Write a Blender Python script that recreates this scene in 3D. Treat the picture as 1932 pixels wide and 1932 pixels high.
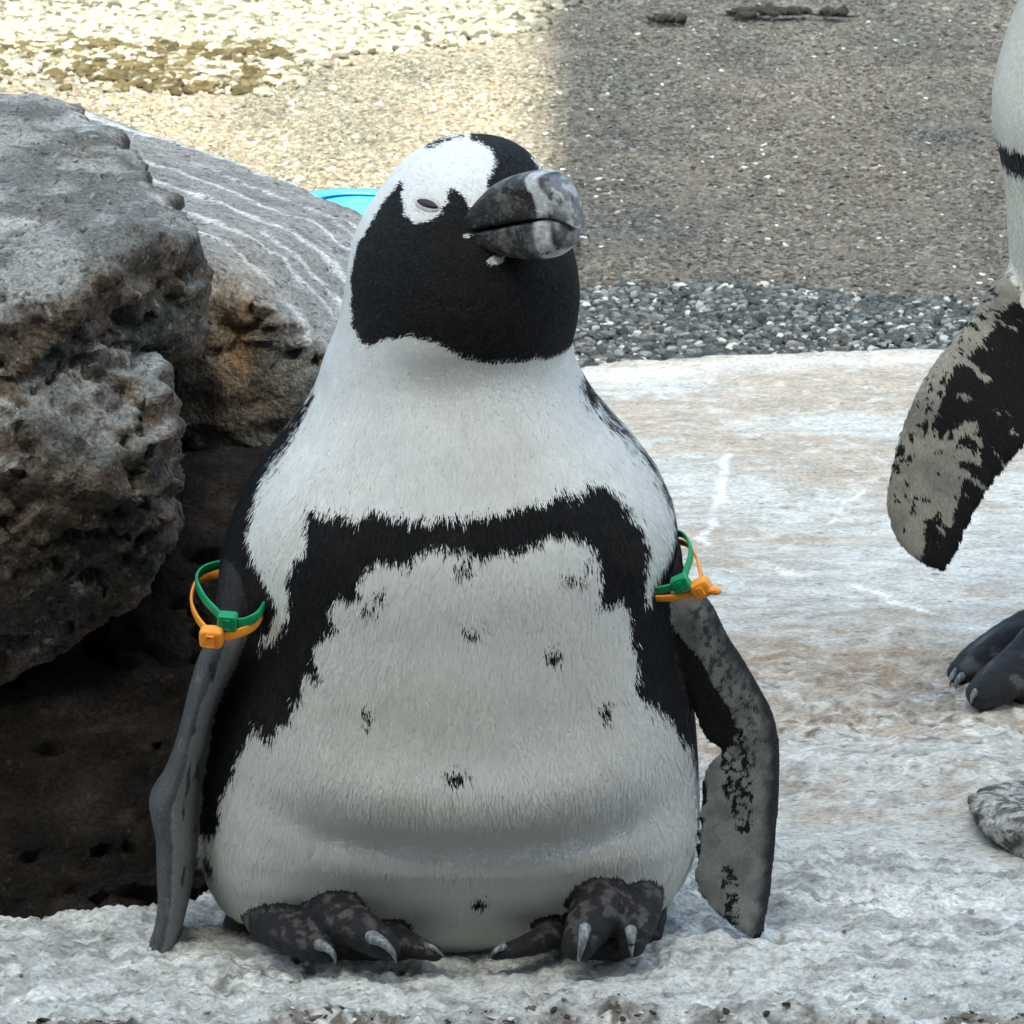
import bpy, bmesh, math
import numpy as np
from mathutils import Vector, kdtree

for o in list(bpy.data.objects):
    bpy.data.objects.remove(o, do_unlink=True)
scn = bpy.context.scene
C = scn.collection
R = math.radians

# ------------------------------------------------------------------ camera
CAM = np.array([0.0, -2.95, 1.10]); PITCH = R(16.0); FOV = R(11.8)
cd = bpy.data.cameras.new('camera'); cam = bpy.data.objects.new('camera', cd); C.objects.link(cam)
cam.location = CAM; cam.rotation_euler = (R(90) - PITCH, 0, 0)
cd.sensor_fit = 'HORIZONTAL'; cd.sensor_width = 36; cd.angle = FOV
cd.dof.use_dof = True; cd.dof.focus_distance = 3.0; cd.dof.aperture_fstop = 80
cd.clip_start = 0.05; cd.clip_end = 3000
scn.camera = cam
# ------------------------------------------------------------------ sky, sun, exposure
SUN_EL = 45.0
w = bpy.data.worlds.new('World'); scn.world = w; w.use_nodes = True
nt = w.node_tree; nt.nodes.clear()
sky = nt.nodes.new('ShaderNodeTexSky'); sky.sky_type = 'NISHITA'; sky.sun_disc = False
sky.sun_elevation = R(SUN_EL); sky.sun_rotation = R(180)
sky.air_density = 0.7; sky.dust_density = 8.0; sky.ozone_density = 1.3
bg = nt.nodes.new('ShaderNodeBackground'); bg.inputs['Strength'].default_value = 0.15
wo = nt.nodes.new('ShaderNodeOutputWorld')
nt.links.new(sky.outputs[0], bg.inputs[0]); nt.links.new(bg.outputs[0], wo.inputs[0])
sd = bpy.data.lights.new('sun', 'SUN'); sd.energy = 5.0; sd.angle = R(0.5); sd.color = (1.0, 0.82, 0.62)
sun = bpy.data.objects.new('sun', sd); C.objects.link(sun)
sun.rotation_euler = (R(90 - SUN_EL), 0, 0); sun.location = (0, -12, 12)
scn.view_settings.view_transform = 'Standard'; scn.view_settings.look = 'None'
scn.view_settings.gamma = 1.0; scn.view_settings.exposure = 2.2
scn.view_settings.use_curve_mapping = False
scn.view_settings.use_white_balance = True; scn.view_settings.white_balance_temperature = 6500; scn.view_settings.white_balance_tint = -6   # the phone's balance leans green
scn.render.engine = 'CYCLES'; scn.render.filter_size = 1.8

# ------------------------------------------------------------------ helpers
rng = np.random.default_rng(7)
TF = math.tan(FOV / 2); CP, SP = math.cos(PITCH), math.sin(PITCH)
def ray(ox, oy):
    u = (ox / 966.0 - 1) * TF; v = (1 - oy / 966.0) * TF
    return np.array([u, CP + v * SP, -SP + v * CP])
def at(ox, oy, Y):
    """photo position (measured on a 1932 px copy) at depth plane y = Y -> world point"""
    d = ray(ox, oy); t = (Y - CAM[1]) / d[1]
    return CAM + d * t
def atz(ox, oy, z=0.0):
    d = ray(ox, oy); t = (z - CAM[2]) / d[2]
    return CAM + d * t

def _hash(ix, iy, iz, seed):
    h = (ix.astype(np.int64) * 374761393 + iy.astype(np.int64) * 668265263 + iz.astype(np.int64) * 2147483647 + seed * 1274126177) & 0xffffffff
    h = ((h ^ (h >> 13)) * 1274126177) & 0xffffffff
    h = ((h ^ (h >> 16)) * 2246822519) & 0xffffffff
    return ((h ^ (h >> 15)) & 0xffffff).astype(np.float64) / 0xffffff
_G = np.array([(1,1,0),(-1,1,0),(1,-1,0),(-1,-1,0),(1,0,1),(-1,0,1),(1,0,-1),(-1,0,-1),(0,1,1),(0,-1,1),(0,1,-1),(0,-1,-1),(1,1,0),(-1,1,0),(0,-1,1),(0,-1,-1)], float)
_RT = np.array([[.36, .48, -.8], [-.8, .6, 0], [.48, .64, .6]])
def vnoise(p, seed=0):
    f = np.floor(p); t = p - f; u = t * t * t * (t * (t * 6 - 15) + 10)
    i = f.astype(np.int64); r = 0
    for dx in (0, 1):
        wx = u[:, 0] if dx else 1 - u[:, 0]
        for dy in (0, 1):
            wy = u[:, 1] if dy else 1 - u[:, 1]
            for dz in (0, 1):
                wz = u[:, 2] if dz else 1 - u[:, 2]
                g = _G[(_hash(i[:, 0] + dx, i[:, 1] + dy, i[:, 2] + dz, seed) * 15.999).astype(int)]
                r = r + wx * wy * wz * (g[:, 0] * (t[:, 0] - dx) + g[:, 1] * (t[:, 1] - dy) + g[:, 2] * (t[:, 2] - dz))
    return r * 1.25
def fbm(p, scale, octv=4, seed=0, gain=0.5, ridged=False):
    p = (np.asarray(p, float) * scale) @ _RT + 3.7; a = 1.0; s = 0; tot = 0
    for k in range(octv):
        n = vnoise(p + 17.3 * k, seed + k)
        if ridged: n = 1 - 2 * np.abs(n)
        s = s + a * n; tot += a; a *= gain; p = (p * 2.03) @ _RT
    return s / tot
def sstep(a, b, x):
    t = np.clip((x - a) / (b - a), 0, 1); return t * t * (3 - 2 * t)
def mixc(a, b, t):
    return a * (1 - t[:, None]) + b * t[:, None]

def mesh_np(name, V, faces):
    """faces: list of (n,k) int arrays"""
    me = bpy.data.meshes.new(name)
    V = np.ascontiguousarray(V, dtype=np.float32)
    me.vertices.add(len(V)); me.vertices.foreach_set('co', V.ravel())
    loops = []; starts = []; tot = []; base = 0
    for F in faces:
        F = np.asarray(F, np.int32)
        if len(F) == 0: continue
        n, k = F.shape
        loops.append(F.ravel()); starts.append(base + np.arange(n, dtype=np.int32) * k); tot.append(np.full(n, k, np.int32)); base += n * k
    L = np.concatenate(loops); S = np.concatenate(starts); T = np.concatenate(tot)
    me.loops.add(len(L)); me.loops.foreach_set('vertex_index', L)
    me.polygons.add(len(S)); me.polygons.foreach_set('loop_start', S); me.polygons.foreach_set('loop_total', T)
    me.update(calc_edges=True); me.validate()
    me.polygons.foreach_set('use_smooth', np.ones(len(me.polygons), bool))
    return me
def set_col(me, col, name='Col'):
    a = me.color_attributes.new(name, 'FLOAT_COLOR', 'POINT')
    c = np.ones((len(me.vertices), 4), np.float32); c[:, :3] = col
    a.data.foreach_set('color', c.ravel())
def verts_of(me):
    v = np.empty(len(me.vertices) * 3, np.float32); me.vertices.foreach_get('co', v); return v.reshape(-1, 3).astype(float)
def normals_of(me):
    v = np.empty(len(me.vertices) * 3, np.float32); me.vertex_normals.foreach_get('vector', v); return v.reshape(-1, 3).astype(float)
def obj(name, me, mat=None, parent=None, **props):
    o = bpy.data.objects.new(name, me); C.objects.link(o)
    if mat: me.materials.append(mat)
    if parent is not None:
        o.parent = parent; o.matrix_parent_inverse = parent.matrix_world.inverted()
    for k, v in props.items(): o[k] = v
    return o
def empty(name, loc, **props):
    o = bpy.data.objects.new(name, None); C.objects.link(o); o.location = loc; o.empty_display_size = 0.05
    for k, v in props.items(): o[k] = v
    bpy.context.view_layer.update()
    return o
def loft(rings, cap=True):
    """rings: (n,m,3) -> closed mesh arrays"""
    rings = np.asarray(rings); n, m, _ = rings.shape
    V = rings.reshape(-1, 3); i = np.arange(n - 1)[:, None] * m; j = np.arange(m)[None, :]; k = (j + 1) % m
    Q = np.stack([i + j, i + k, i + m + k, i + m + j], -1).reshape(-1, 4)
    T = np.zeros((0, 3), int)
    if cap:
        c0, c1 = rings[0].mean(0), rings[-1].mean(0); b = len(V); V = np.vstack([V, c0, c1])
        jj = np.arange(m); kk = (jj + 1) % m
        T = np.vstack([np.stack([kk, jj, np.full(m, b)], 1), np.stack([(n - 1) * m + jj, (n - 1) * m + kk, np.full(m, b + 1)], 1)])
    return V, Q, T
def catmull(P, n, closed=False):
    P = np.asarray(P, float); N = len(P); out = []
    segs = N if closed else N - 1
    for s in range(segs):
        if closed: p0, p1, p2, p3 = P[(s - 1) % N], P[s], P[(s + 1) % N], P[(s + 2) % N]
        else: p0, p1, p2, p3 = P[max(s - 1, 0)], P[s], P[s + 1], P[min(s + 2, N - 1)]
        for t in np.linspace(0, 1, n, endpoint=False):
            out.append(0.5 * (2 * p1 + (p2 - p0) * t + (2 * p0 - 5 * p1 + 4 * p2 - p3) * t * t + (3 * p1 - p0 - 3 * p2 + p3) * t ** 3))
    if not closed: out.append(P[-1])
    return np.array(out)
def tube(P, rad, m=20, sub=6, flat=1.0, crease=0.0):
    """tapered round-ended tube through points; flat squashes it vertically"""
    Q = catmull(np.column_stack([P, rad]), sub); c = Q[:, :3]; r = Q[:, 3]
    d = np.gradient(c, axis=0); d /= np.linalg.norm(d, axis=1)[:, None]
    if crease:
        L_ = np.cumsum(np.r_[0, np.linalg.norm(np.diff(c, axis=0), axis=1)]); r = r * (1 - crease * np.clip(np.cos(L_ * 2 * math.pi / .0105), .2, 1))
    # round ends
    a = np.linspace(0, 1, 6)[:-1]
    ce, re, de = [], [], []
    for t in a: ce.append(c[0] - d[0] * r[0] * math.cos(t * math.pi / 2) * .98); re.append(max(r[0] * math.sin(t * math.pi / 2), 1e-4)); de.append(d[0])
    ce += list(c); re += list(r); de += list(d)
    for t in a[::-1]: ce.append(c[-1] + d[-1] * r[-1] * math.cos(t * math.pi / 2) * .98); re.append(max(r[-1] * math.sin(t * math.pi / 2), 1e-4)); de.append(d[-1])
    rings = []; th = np.linspace(0, 2 * math.pi, m, endpoint=False)
    for p, rr, dd in zip(ce, re, de):
        up = np.array([0, 0, 1.0]); s = np.cross(dd, up)
        if np.linalg.norm(s) < .1: s = np.cross(dd, np.array([0, 1.0, 0]))
        s /= np.linalg.norm(s); u = np.cross(s, dd)
        rings.append(p + rr * (np.cos(th)[:, None] * s + flat * np.sin(th)[:, None] * u))
    return loft(rings)
def in_poly(px, pz, poly):
    poly = np.asarray(poly); n = len(poly); res = np.zeros(len(px), bool)
    x0, z0 = poly[-1]
    for x1, z1 in poly:
        if z0 != z1:
            c = ((z1 > pz) != (z0 > pz)) & (px < (x0 - x1) * (pz - z1) / (z0 - z1) + x1)
            res ^= c
        x0, z0 = x1, z1
    return res
def poly_dist(px, pz, line):
    d = np.full(len(px), 1e9)
    for (a, b), (c, e) in zip(line[:-1], line[1:]):
        vx, vz = c - a, e - b; L = vx * vx + vz * vz + 1e-12
        t = np.clip(((px - a) * vx + (pz - b) * vz) / L, 0, 1)
        d = np.minimum(d, np.hypot(px - a - t * vx, pz - b - t * vz))
    return d

# ------------------------------------------------------------------ materials
def mat_attr(name, rough=0.8, bump=0.0, bscale=300.0, var=0.25, vscale=60.0, spec=0.3, detail=6.0, stretch=(1, 1, 1), instancer=False, fine=0.0, fscale=900.0, sheen=0.0, specks=()):
    m = bpy.data.materials.new(name); m.use_nodes = True; t = m.node_tree; N, L = t.nodes, t.links
    b = N['Principled BSDF']; b.inputs['Roughness'].default_value = rough
    b.inputs['Specular IOR Level'].default_value = spec
    if sheen: b.inputs['Sheen Weight'].default_value = sheen
    a = N.new('ShaderNodeAttribute'); a.attribute_name = 'Col'
    if instancer: a.attribute_type = 'INSTANCER'
    tc = N.new('ShaderNodeTexCoord'); mp = N.new('ShaderNodeMapping'); mp.inputs['Scale'].default_value = stretch
    L.new(tc.outputs['Object'], mp.inputs[0])
    n = N.new('ShaderNodeTexNoise'); n.inputs['Scale'].default_value = vscale; n.inputs['Detail'].default_value = detail; n.inputs['Roughness'].default_value = .65
    L.new(mp.outputs[0], n.inputs['Vector'])
    mr = N.new('ShaderNodeMapRange'); mr.inputs[1].default_value = .25; mr.inputs[2].default_value = .75
    mr.inputs[3].default_value = 1 - var; mr.inputs[4].default_value = 1 + var
    L.new(n.outputs[0], mr.inputs[0])
    fac = mr.outputs[0]
    if fine:
        n3 = N.new('ShaderNodeTexNoise'); n3.inputs['Scale'].default_value = fscale; n3.inputs['Detail'].default_value = 2
        L.new(mp.outputs[0], n3.inputs['Vector'])
        m3 = N.new('ShaderNodeMapRange'); m3.inputs[1].default_value = .3; m3.inputs[2].default_value = .7; m3.inputs[3].default_value = 1 - fine; m3.inputs[4].default_value = 1 + fine
        L.new(n3.outputs[0], m3.inputs[0])
        mm = N.new('ShaderNodeMath'); mm.operation = 'MULTIPLY'; L.new(fac, mm.inputs[0]); L.new(m3.outputs[0], mm.inputs[1]); fac = mm.outputs[0]
    mx = N.new('ShaderNodeVectorMath'); mx.operation = 'SCALE'
    L.new(a.outputs['Color'], mx.inputs[0]); L.new(fac, mx.inputs['Scale'])
    csock = mx.outputs[0]
    for sc, lo, hi, colr, amt in specks:
        ns = N.new('ShaderNodeTexNoise'); ns.inputs['Scale'].default_value = sc; ns.inputs['Detail'].default_value = 4; ns.inputs['Roughness'].default_value = .6; ns.inputs['Distortion'].default_value = .4
        L.new(mp.outputs[0], ns.inputs['Vector'])
        ms = N.new('ShaderNodeMapRange'); ms.inputs[1].default_value = lo; ms.inputs[2].default_value = hi; ms.inputs[3].default_value = 0; ms.inputs[4].default_value = amt
        L.new(ns.outputs[0], ms.inputs[0])
        mc = N.new('ShaderNodeMix'); mc.data_type = 'RGBA'; L.new(ms.outputs[0], mc.inputs[0]); L.new(csock, mc.inputs[6]); mc.inputs[7].default_value = (*colr, 1); csock = mc.outputs[2]
    L.new(csock, b.inputs['Base Color'])
    if bump:
        n2 = N.new('ShaderNodeTexNoise'); n2.inputs['Scale'].default_value = bscale; n2.inputs['Detail'].default_value = 5; n2.inputs['Roughness'].default_value = .6
        L.new(mp.outputs[0], n2.inputs['Vector'])
        bp = N.new('ShaderNodeBump'); bp.inputs['Strength'].default_value = 1.0; bp.inputs['Distance'].default_value = bump
        L.new(n2.outputs[0], bp.inputs['Height']); L.new(bp.outputs[0], b.inputs['Normal'])
    return m
def mat_plain(name, col, rough=.5, var=.1, vscale=80, bump=0, bscale=300, spec=.5, trans=0.0):
    m = bpy.data.materials.new(name); m.use_nodes = True; t = m.node_tree; N, L = t.nodes, t.links
    b = N['Principled BSDF']; b.inputs['Roughness'].default_value = rough; b.inputs['Specular IOR Level'].default_value = spec
    if trans: b.inputs['Subsurface Weight'].default_value = trans; b.inputs['Subsurface Radius'].default_value = (.004, .003, .002)
    tc = N.new('ShaderNodeTexCoord'); n = N.new('ShaderNodeTexNoise'); n.inputs['Scale'].default_value = vscale; n.inputs['Detail'].default_value = 5
    L.new(tc.outputs['Object'], n.inputs['Vector'])
    cr = N.new('ShaderNodeValToRGB'); c = np.array(col)
    cr.color_ramp.elements[0].position = .3; cr.color_ramp.elements[1].position = .7
    cr.color_ramp.elements[0].color = (*(c * (1 - var)), 1); cr.color_ramp.elements[1].color = (*np.minimum(c * (1 + var), 1), 1)
    L.new(n.outputs[0], cr.inputs[0]); L.new(cr.outputs[0], b.inputs['Base Color'])
    if bump:
        n2 = N.new('ShaderNodeTexNoise'); n2.inputs['Scale'].default_value = bscale; n2.inputs['Detail'].default_value = 4
        L.new(tc.outputs['Object'], n2.inputs['Vector'])
        bp = N.new('ShaderNodeBump'); bp.inputs['Distance'].default_value = bump; L.new(n2.outputs[0], bp.inputs['Height']); L.new(bp.outputs[0], b.inputs['Normal'])
    return m
M_ROCK = mat_attr('weathered_rock', .9, .006, 130, .35, 45, .15, 8, fine=.35, fscale=380, specks=[(150, .57, .66, (.03, .026, .022), .75), (110, .60, .68, (.46, .45, .43), .55), (330, .60, .68, (.02, .018, .016), .6)])
M_LEDGE = mat_attr('pale_ledge_rock', .85, .0035, 190, .22, 60, .2, 8, stretch=(.6, 1, 1), fine=.25, fscale=420, specks=[(170, .60, .69, (.13, .11, .09), .7), (70, .62, .72, (.25, .19, .14), .5), (120, .58, .68, (.68, .68, .64), .55), (360, .62, .70, (.08, .07, .06), .6)])
M_RECESSROCK = mat_attr('recess_shaded_rock', .9, .006, 130, .4, 45, .1, 8, fine=.35, fscale=380, specks=[(90, .62, .70, (.075, .065, .055), .5)])
M_SAND = mat_plain('gritty_sand', (.15, .130, .110), .95, .35, 90, .004, 220, .1)
M_STONE = mat_attr('gravel_stone', .85, 0, 300, .2, 60, .2, instancer=True)
M_SKIN = mat_attr('penguin_skin', .62, .0022, 420, .22, 260, .3, fine=.2, fscale=1100)
M_PLUME = mat_attr('plumage', .75, 0, 300, .05, 200, .15, sheen=.0)
M_BILL = mat_attr('horny_bill', .42, .0012, 330, .35, 170, .5, specks=[(260, .56, .66, (.18, .18, .185), .5), (200, .58, .66, (.008, .008, .009), .8)])
M_CLAW = mat_attr('claw_horn', .45, .0003, 600, .25, 250, .5)
M_EYE = mat_plain('dark_eye', (.016, .009, .009), .5, .3, 300)
M_LID = mat_plain('eyelid_skin', (.60, .55, .56), .6, .2, 500, .0004, 900)
M_GREEN = mat_plain('green_plastic', (.012, .30, .11), .35, .1, 60, trans=.2)
M_ORANGE = mat_plain('orange_plastic', (1.0, .36, .035), .38, .08, 60, trans=.2)
M_BLUE = mat_plain('blue_plastic', (.05, .34, .62), .45, .1, 20)
M_SHADEBLOCK = mat_plain('shade_block_dark', (.09, .085, .08), .9, .2, 3)

# ------------------------------------------------------------------ ground
GZ = -0.055
def grid(xs, ys, zf):
    X, Y = np.meshgrid(xs, ys); Z = zf(X.ravel(), Y.ravel()); V = np.column_stack([X.ravel(), Y.ravel(), Z])
    n, m = len(ys), len(xs); i = np.arange(n - 1)[:, None] * m; j = np.arange(m - 1)[None, :]
    return V, np.stack([i + j, i + j + 1, i + m + j + 1, i + m + j], -1).reshape(-1, 4)
def bigz(x, y):
    p = np.column_stack([x, y, 0 * x]); near = (np.abs(x) < 4) & (y > 0) & (y < 7)
    return GZ + np.where(near, .006 * fbm(p, 3.0, 3, 5), 0) - .25 * sstep(-.2, -1.2, y) * (np.abs(y) < 40)
xs = np.concatenate([[-900, -200, -40, -10], np.linspace(-4, 4, 101), [10, 40, 200, 900]])
ys = np.concatenate([[-900, -200, -40, -10, -5, -2.5], np.linspace(-1.5, 7, 111), [10, 20, 40, 200, 900]])
V, Q = grid(xs, ys, bigz)
g = obj('ground', mesh_np('ground', V, [Q]), M_SAND, kind='structure', label='gritty sand and gravel ground behind the rocks')

# ------------------------------------------------------------------ unseen block added behind the viewer to cast shade and dim the front sky
def box_mesh(name, lo, hi, bev=.02):
    bm = bmesh.new(); bmesh.ops.create_cube(bm, size=1)
    for v in bm.verts:
        for k in range(3): v.co[k] = lo[k] + (v.co[k] + .5) * (hi[k] - lo[k])
    bmesh.ops.bevel(bm, geom=bm.edges[:], offset=bev, segments=2, affect='EDGES', profile=.5)
    me = bpy.data.meshes.new(name); bm.to_mesh(me); bm.free(); return me
bld = empty('unseen_shade_block', (0, -6.5, -.3), label='unseen dark building added to shade the penguin enclosure', category='building')
obj('low_shade_wall', box_mesh('low_shade_wall', (-6.2, -8, -.32), (.04, -3.7, 5.7)), M_SHADEBLOCK, bld)
obj('tall_shade_wall', box_mesh('tall_shade_wall', (.036, -8.01, -.32), (5.2, -3.695, 9.0)), M_SHADEBLOCK, bld)
obj('shade_wall_cap', box_mesh('shade_wall_cap', (-6.3, -8.1, 5.703), (.04, -3.69, 5.8)), M_SHADEBLOCK, bld)

# ------------------------------------------------------------------ rock ledge (foreground) and rock shelf
def edge_front(x):
    return -.196 + .012 * np.sin(x * 17 + .6) + .02 * sstep(-.05, -.32, x) * -1.6 + .01 * np.sin(x * 43)
def ledge_back(x):
    return .085 + .02 * np.sin(x * 6 + 1) - .10 * sstep(-.12, -.24, x) + .03 * sstep(.2, .34, x) * -1
def ledge_z(x, y):
    p = np.column_stack([x, y, 0 * x])
    z = .0035 * fbm(p, 9, 3, 11) + .0016 * fbm(p * [1, 1.6, 1], 40, 4, 12)
    ef = edge_front(x) + .012 * fbm(p * [1, .3, 1], 22, 4, 13)
    d = np.clip(ef - y, 0, None)
    rough = sstep(-.02, .02, d)
    z = z - 1.1 * d ** 1.15 - .004 * rough + rough * (.020 * fbm(p, 45, 5, 14) + .008 * fbm(p, 130, 3, 15, ridged=True))
    lb = ledge_back(x) + .006 * fbm(p * [1, .2, 1], 30, 3, 16)
    e = np.clip(y - lb, 0, None)
    z = z - np.minimum(2.2 * e, .05)
    pit = np.exp(-(((x + .165) / .045) ** 2 + ((y + .142) / .012) ** 2))
    z = z - pit * np.clip(.010 * fbm(p, 120, 3, 17) + .003, 0, 1)
    return z
xs = np.arange(-.62, .72, .0027); ys = np.arange(-.32, .17, .0024)
V, Q = grid(xs, ys, ledge_z)
x, y = V[:, 0], V[:, 1]; p = V * [1, 1, 0]
tone = fbm(p * [.6, 1.3, 1], 14, 5, 21)
base = mixc(np.array([.58, .59, .575]), np.array([.78, .785, .76]), sstep(-.25, .45, tone))
dash = fbm(p * [.3, 1.15, 1], 95, 4, 29); base = mixc(base, np.array([.27, .28, .27]), sstep(.06, .26, dash) * .75)
base = mixc(base, np.array([.33, .335, .32]), sstep(.05, .35, fbm(p * [.5, 1, 1], 26, 4, 30)) * .6)
d = edge_front(x) + .016 + .03 * fbm(p, 24, 4, 22) - y
brown = sstep(-.004, .03, d) * sstep(-.35, .15, fbm(p, 45, 4, 23) + .15) * sstep(-.33, -.22, x)
base = mixc(base, np.array([.15, .118, .090]), brown * .92)
base = mixc(base, np.array([.05, .042, .035]), brown * sstep(.1, .3, fbm(p, 90, 3, 27)) * .8)
base = mixc(base, np.array([.76, .76, .74]), brown * sstep(.12, .3, fbm(p, 70, 3, 28)) * .9)
base = mixc(base, np.array([.72, .73, .72]), sstep(.25, .45, fbm(p, 60, 3, 24)) * .8)
base = mixc(base, np.array([.16, .14, .12]), sstep(.32, .5, fbm(p, 75, 3, 25)) * .45)
pit = np.exp(-(((x + .165) / .05) ** 2 + ((y + .142) / .013) ** 2)); base = mixc(base, np.array([.17, .16, .14]), np.clip(pit * sstep(-.1, .3, fbm(p, 110, 3, 26)), 0, 1))
me = mesh_np('rock_ledge', V, [Q]); set_col(me, base)
obj('rock_ledge', me, M_LEDGE, kind='structure', label='pale grey rock ledge with crumbling brown front edge')

def shelf_back(x):
    return 1.40 + .20 * np.clip(x - .02, -1, 1) - .22 * np.clip(x - .3, 0, 1) ** 2
def shelf_z(x, y):
    p = np.column_stack([x, y, 0 * x])
    z = -.012 + .008 * fbm(p, 4, 3, 31) + .0012 * fbm(p * [1, 2, 1], 40, 3, 32)
    rough = np.exp(-((y - .40) / .17) ** 2) * (.55 + .45 * fbm(p, 5, 2, 33)) * sstep(.05, .14, y)
    z = z + rough * (.024 * fbm(p, 20, 4, 34) + .016 * fbm(p, 60, 4, 35, gain=.65)) + .018 * np.exp(-((y - .27) / .07) ** 2) * sstep(.05, .3, x)
    e = np.clip(y - shelf_back(x) - .01 * fbm(p * [1, .2, 1], 12, 3, 36), 0, None)
    return z - np.minimum(1.6 * e, .09)
xs = np.arange(-.12, .95, .0036); ys = np.concatenate([np.arange(.02, .7, .0036), np.arange(.7, 1.72, .0065)])
V, Q = grid(xs, ys, shelf_z)
x, y = V[:, 0], V[:, 1]; p = V * [1, 1, 0]
t1 = fbm(p * [.7, 1.6, 1], 6, 5, 41); t2 = fbm(p * [.5, 2, 1], 16, 5, 42)
base = mixc(np.array([.46, .40, .335]), np.array([.56, .565, .545]), sstep(-.22, .18, t1 + .5 * t2 + .25 * np.exp(-((y - .85) / .22) ** 2) - .35 * sstep(1.12, 1.30, y) + .4 * np.exp(-((y - .16) / .10) ** 2)))
roughm = np.exp(-((y - .47 + .08 * fbm(p, 6, 3, 43)) / .14) ** 2)
base = mixc(base, np.array([.34, .27, .21]), np.clip(roughm * sstep(-.35, .35, fbm(p * [1, 1.5, 1], 18, 4, 44)), 0, 1) * .75)
base = mixc(base, np.array([.31, .20, .11]), np.clip(np.exp(-(((x - .20) / .13) ** 2 + ((y - .53) / .07) ** 2)) * sstep(-.3, .4, fbm(p, 30, 3, 45)), 0, 1) * .7)
base = mixc(base, np.array([.68, .68, .66]), sstep(.2, .42, fbm(p, 45, 4, 46)) * .7)
base = mixc(base, np.array([.20, .18, .16]), sstep(.33, .5, fbm(p * [.7, 1.6, 1], 50, 3, 47)) * (.25 + .5 * roughm))
base = mixc(base, np.array([.36, .34, .30]), sstep(.10, .28, fbm(p * [.35, 1.1, 1], 48, 4, 56)) * .6)
rim = np.exp(-((y - shelf_back(x) + .035) / .028) ** 2); base = mixc(base, np.array([.70, .68, .64]), rim * .7)
for line, wd in (([(1372, 862), (1362, 920), (1345, 985), (1320, 1015)], .004), ([(1315, 1015), (1400, 1050), (1500, 1085), (1620, 1120), (1760, 1150)], .0055), ([(1630, 920), (1560, 990)], .002)):
    L = [tuple(atz(a, b, -.012)[:2]) for a, b in line]
    dd = poly_dist(x + .008 * fbm(p, 22, 3, 48), y + .03 * fbm(p, 18, 3, 49), L)
    base = mixc(base, np.array([.84, .83, .81]), (1 - sstep(wd * .3, wd * 1.3, dd)) * .85 * sstep(-.45, .1, fbm(p, 22, 3, 55)))
rz = np.exp(-((y - .36 + .05 * fbm(p, 6, 3, 51)) / .17) ** 2) * sstep(.03, .12, y)
base = mixc(base, np.array([.14, .115, .09]), sstep(.14, .34, fbm(p, 85, 3, 52)) * rz * .85)
base = mixc(base, np.array([.40, .30, .22]), sstep(.05, .3, fbm(p, 30, 3, 53)) * rz * .6)
base = mixc(base, np.array([.74, .73, .70]), sstep(.12, .34, fbm(p, 70, 3, 54)) * rz * .8)
me = mesh_np('rock_shelf', V, [Q]); set_col(me, base)
obj('rock_shelf', me, M_LEDGE, kind='structure', label='broad whitish and tan rock shelf behind the ledge')

# ------------------------------------------------------------------ boulders
def remeshed(V, faces, voxel, smooth=0):
    me = mesh_np('tmp', V, faces); o = bpy.data.objects.new('tmp', me); C.objects.link(o)
    r = o.modifiers.new('r', 'REMESH'); r.mode = 'VOXEL'; r.voxel_size = voxel
    if smooth:
        s = o.modifiers.new('s', 'SMOOTH'); s.factor = .5; s.iterations = smooth
    dg = bpy.context.evaluated_depsgraph_get(); dg.update()
    out = bpy.data.meshes.new_from_object(o.evaluated_get(dg))
    bpy.data.objects.remove(o); bpy.data.meshes.remove(me)
    out.polygons.foreach_set('use_smooth', np.ones(len(out.polygons), bool))
    return out
def boulder(name, pts, voxel, seed, amp, colfn, smooth=6, mat=None, **props):
    Vs, Fs, nb = [], [], 0
    for hull in (pts if isinstance(pts[0], list) else [pts]):
        bm = bmesh.new()
        for q in hull: bm.verts.new(q)
        bmesh.ops.convex_hull(bm, input=bm.verts)
        bmesh.ops.delete(bm, geom=[v for v in bm.verts if not v.link_faces], context='VERTS')
        bmesh.ops.triangulate(bm, faces=bm.faces[:])
        bmesh.ops.recalc_face_normals(bm, faces=bm.faces[:])
        bm.verts.index_update()
        Vs.append(np.array([v.co[:] for v in bm.verts])); Fs.append(np.array([[v.index for v in f.verts] for f in bm.faces]) + nb); nb += len(Vs[-1]); bm.free()
    V = np.vstack(Vs); F = np.vstack(Fs)
    me = remeshed(V, [F], voxel, smooth)
    V = verts_of(me); Nn = normals_of(me)
    dsp = amp * (.025 * fbm(V, 6, 3, seed) + .030 * fbm(V * [1, 1, 1.5], 14, 4, seed + 3, ridged=True) + .016 * fbm(V, 45, 5, seed + 7, gain=.6))
    crack = fbm(V * [1, 1, 2.2], 9, 3, seed + 9); face = sstep(.75, .35, np.abs(Nn[:, 2])); dsp += amp * face * (.045 * fbm(V * [1, 1, 1.8], 22, 4, seed + 13, ridged=True) + .018 * fbm(V, 70, 3, seed + 15)); dsp -= (amp * .02 + .010 * face) * (1 - sstep(.0, .045, np.abs(crack)))
    V = V + Nn * dsp[:, None]
    me.vertices.foreach_set('co', V.astype(np.float32).ravel()); me.update()
    set_col(me, colfn(V, normals_of(me)))
    return obj(name, me, mat or M_ROCK, **props)
GREY = np.array([.225, .228, .218]); BROWN = np.array([.115, .090, .068]); RECESS_SHADE = np.array([.013, .0107, .009]); PALE = np.array([.56, .56, .54])
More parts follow.
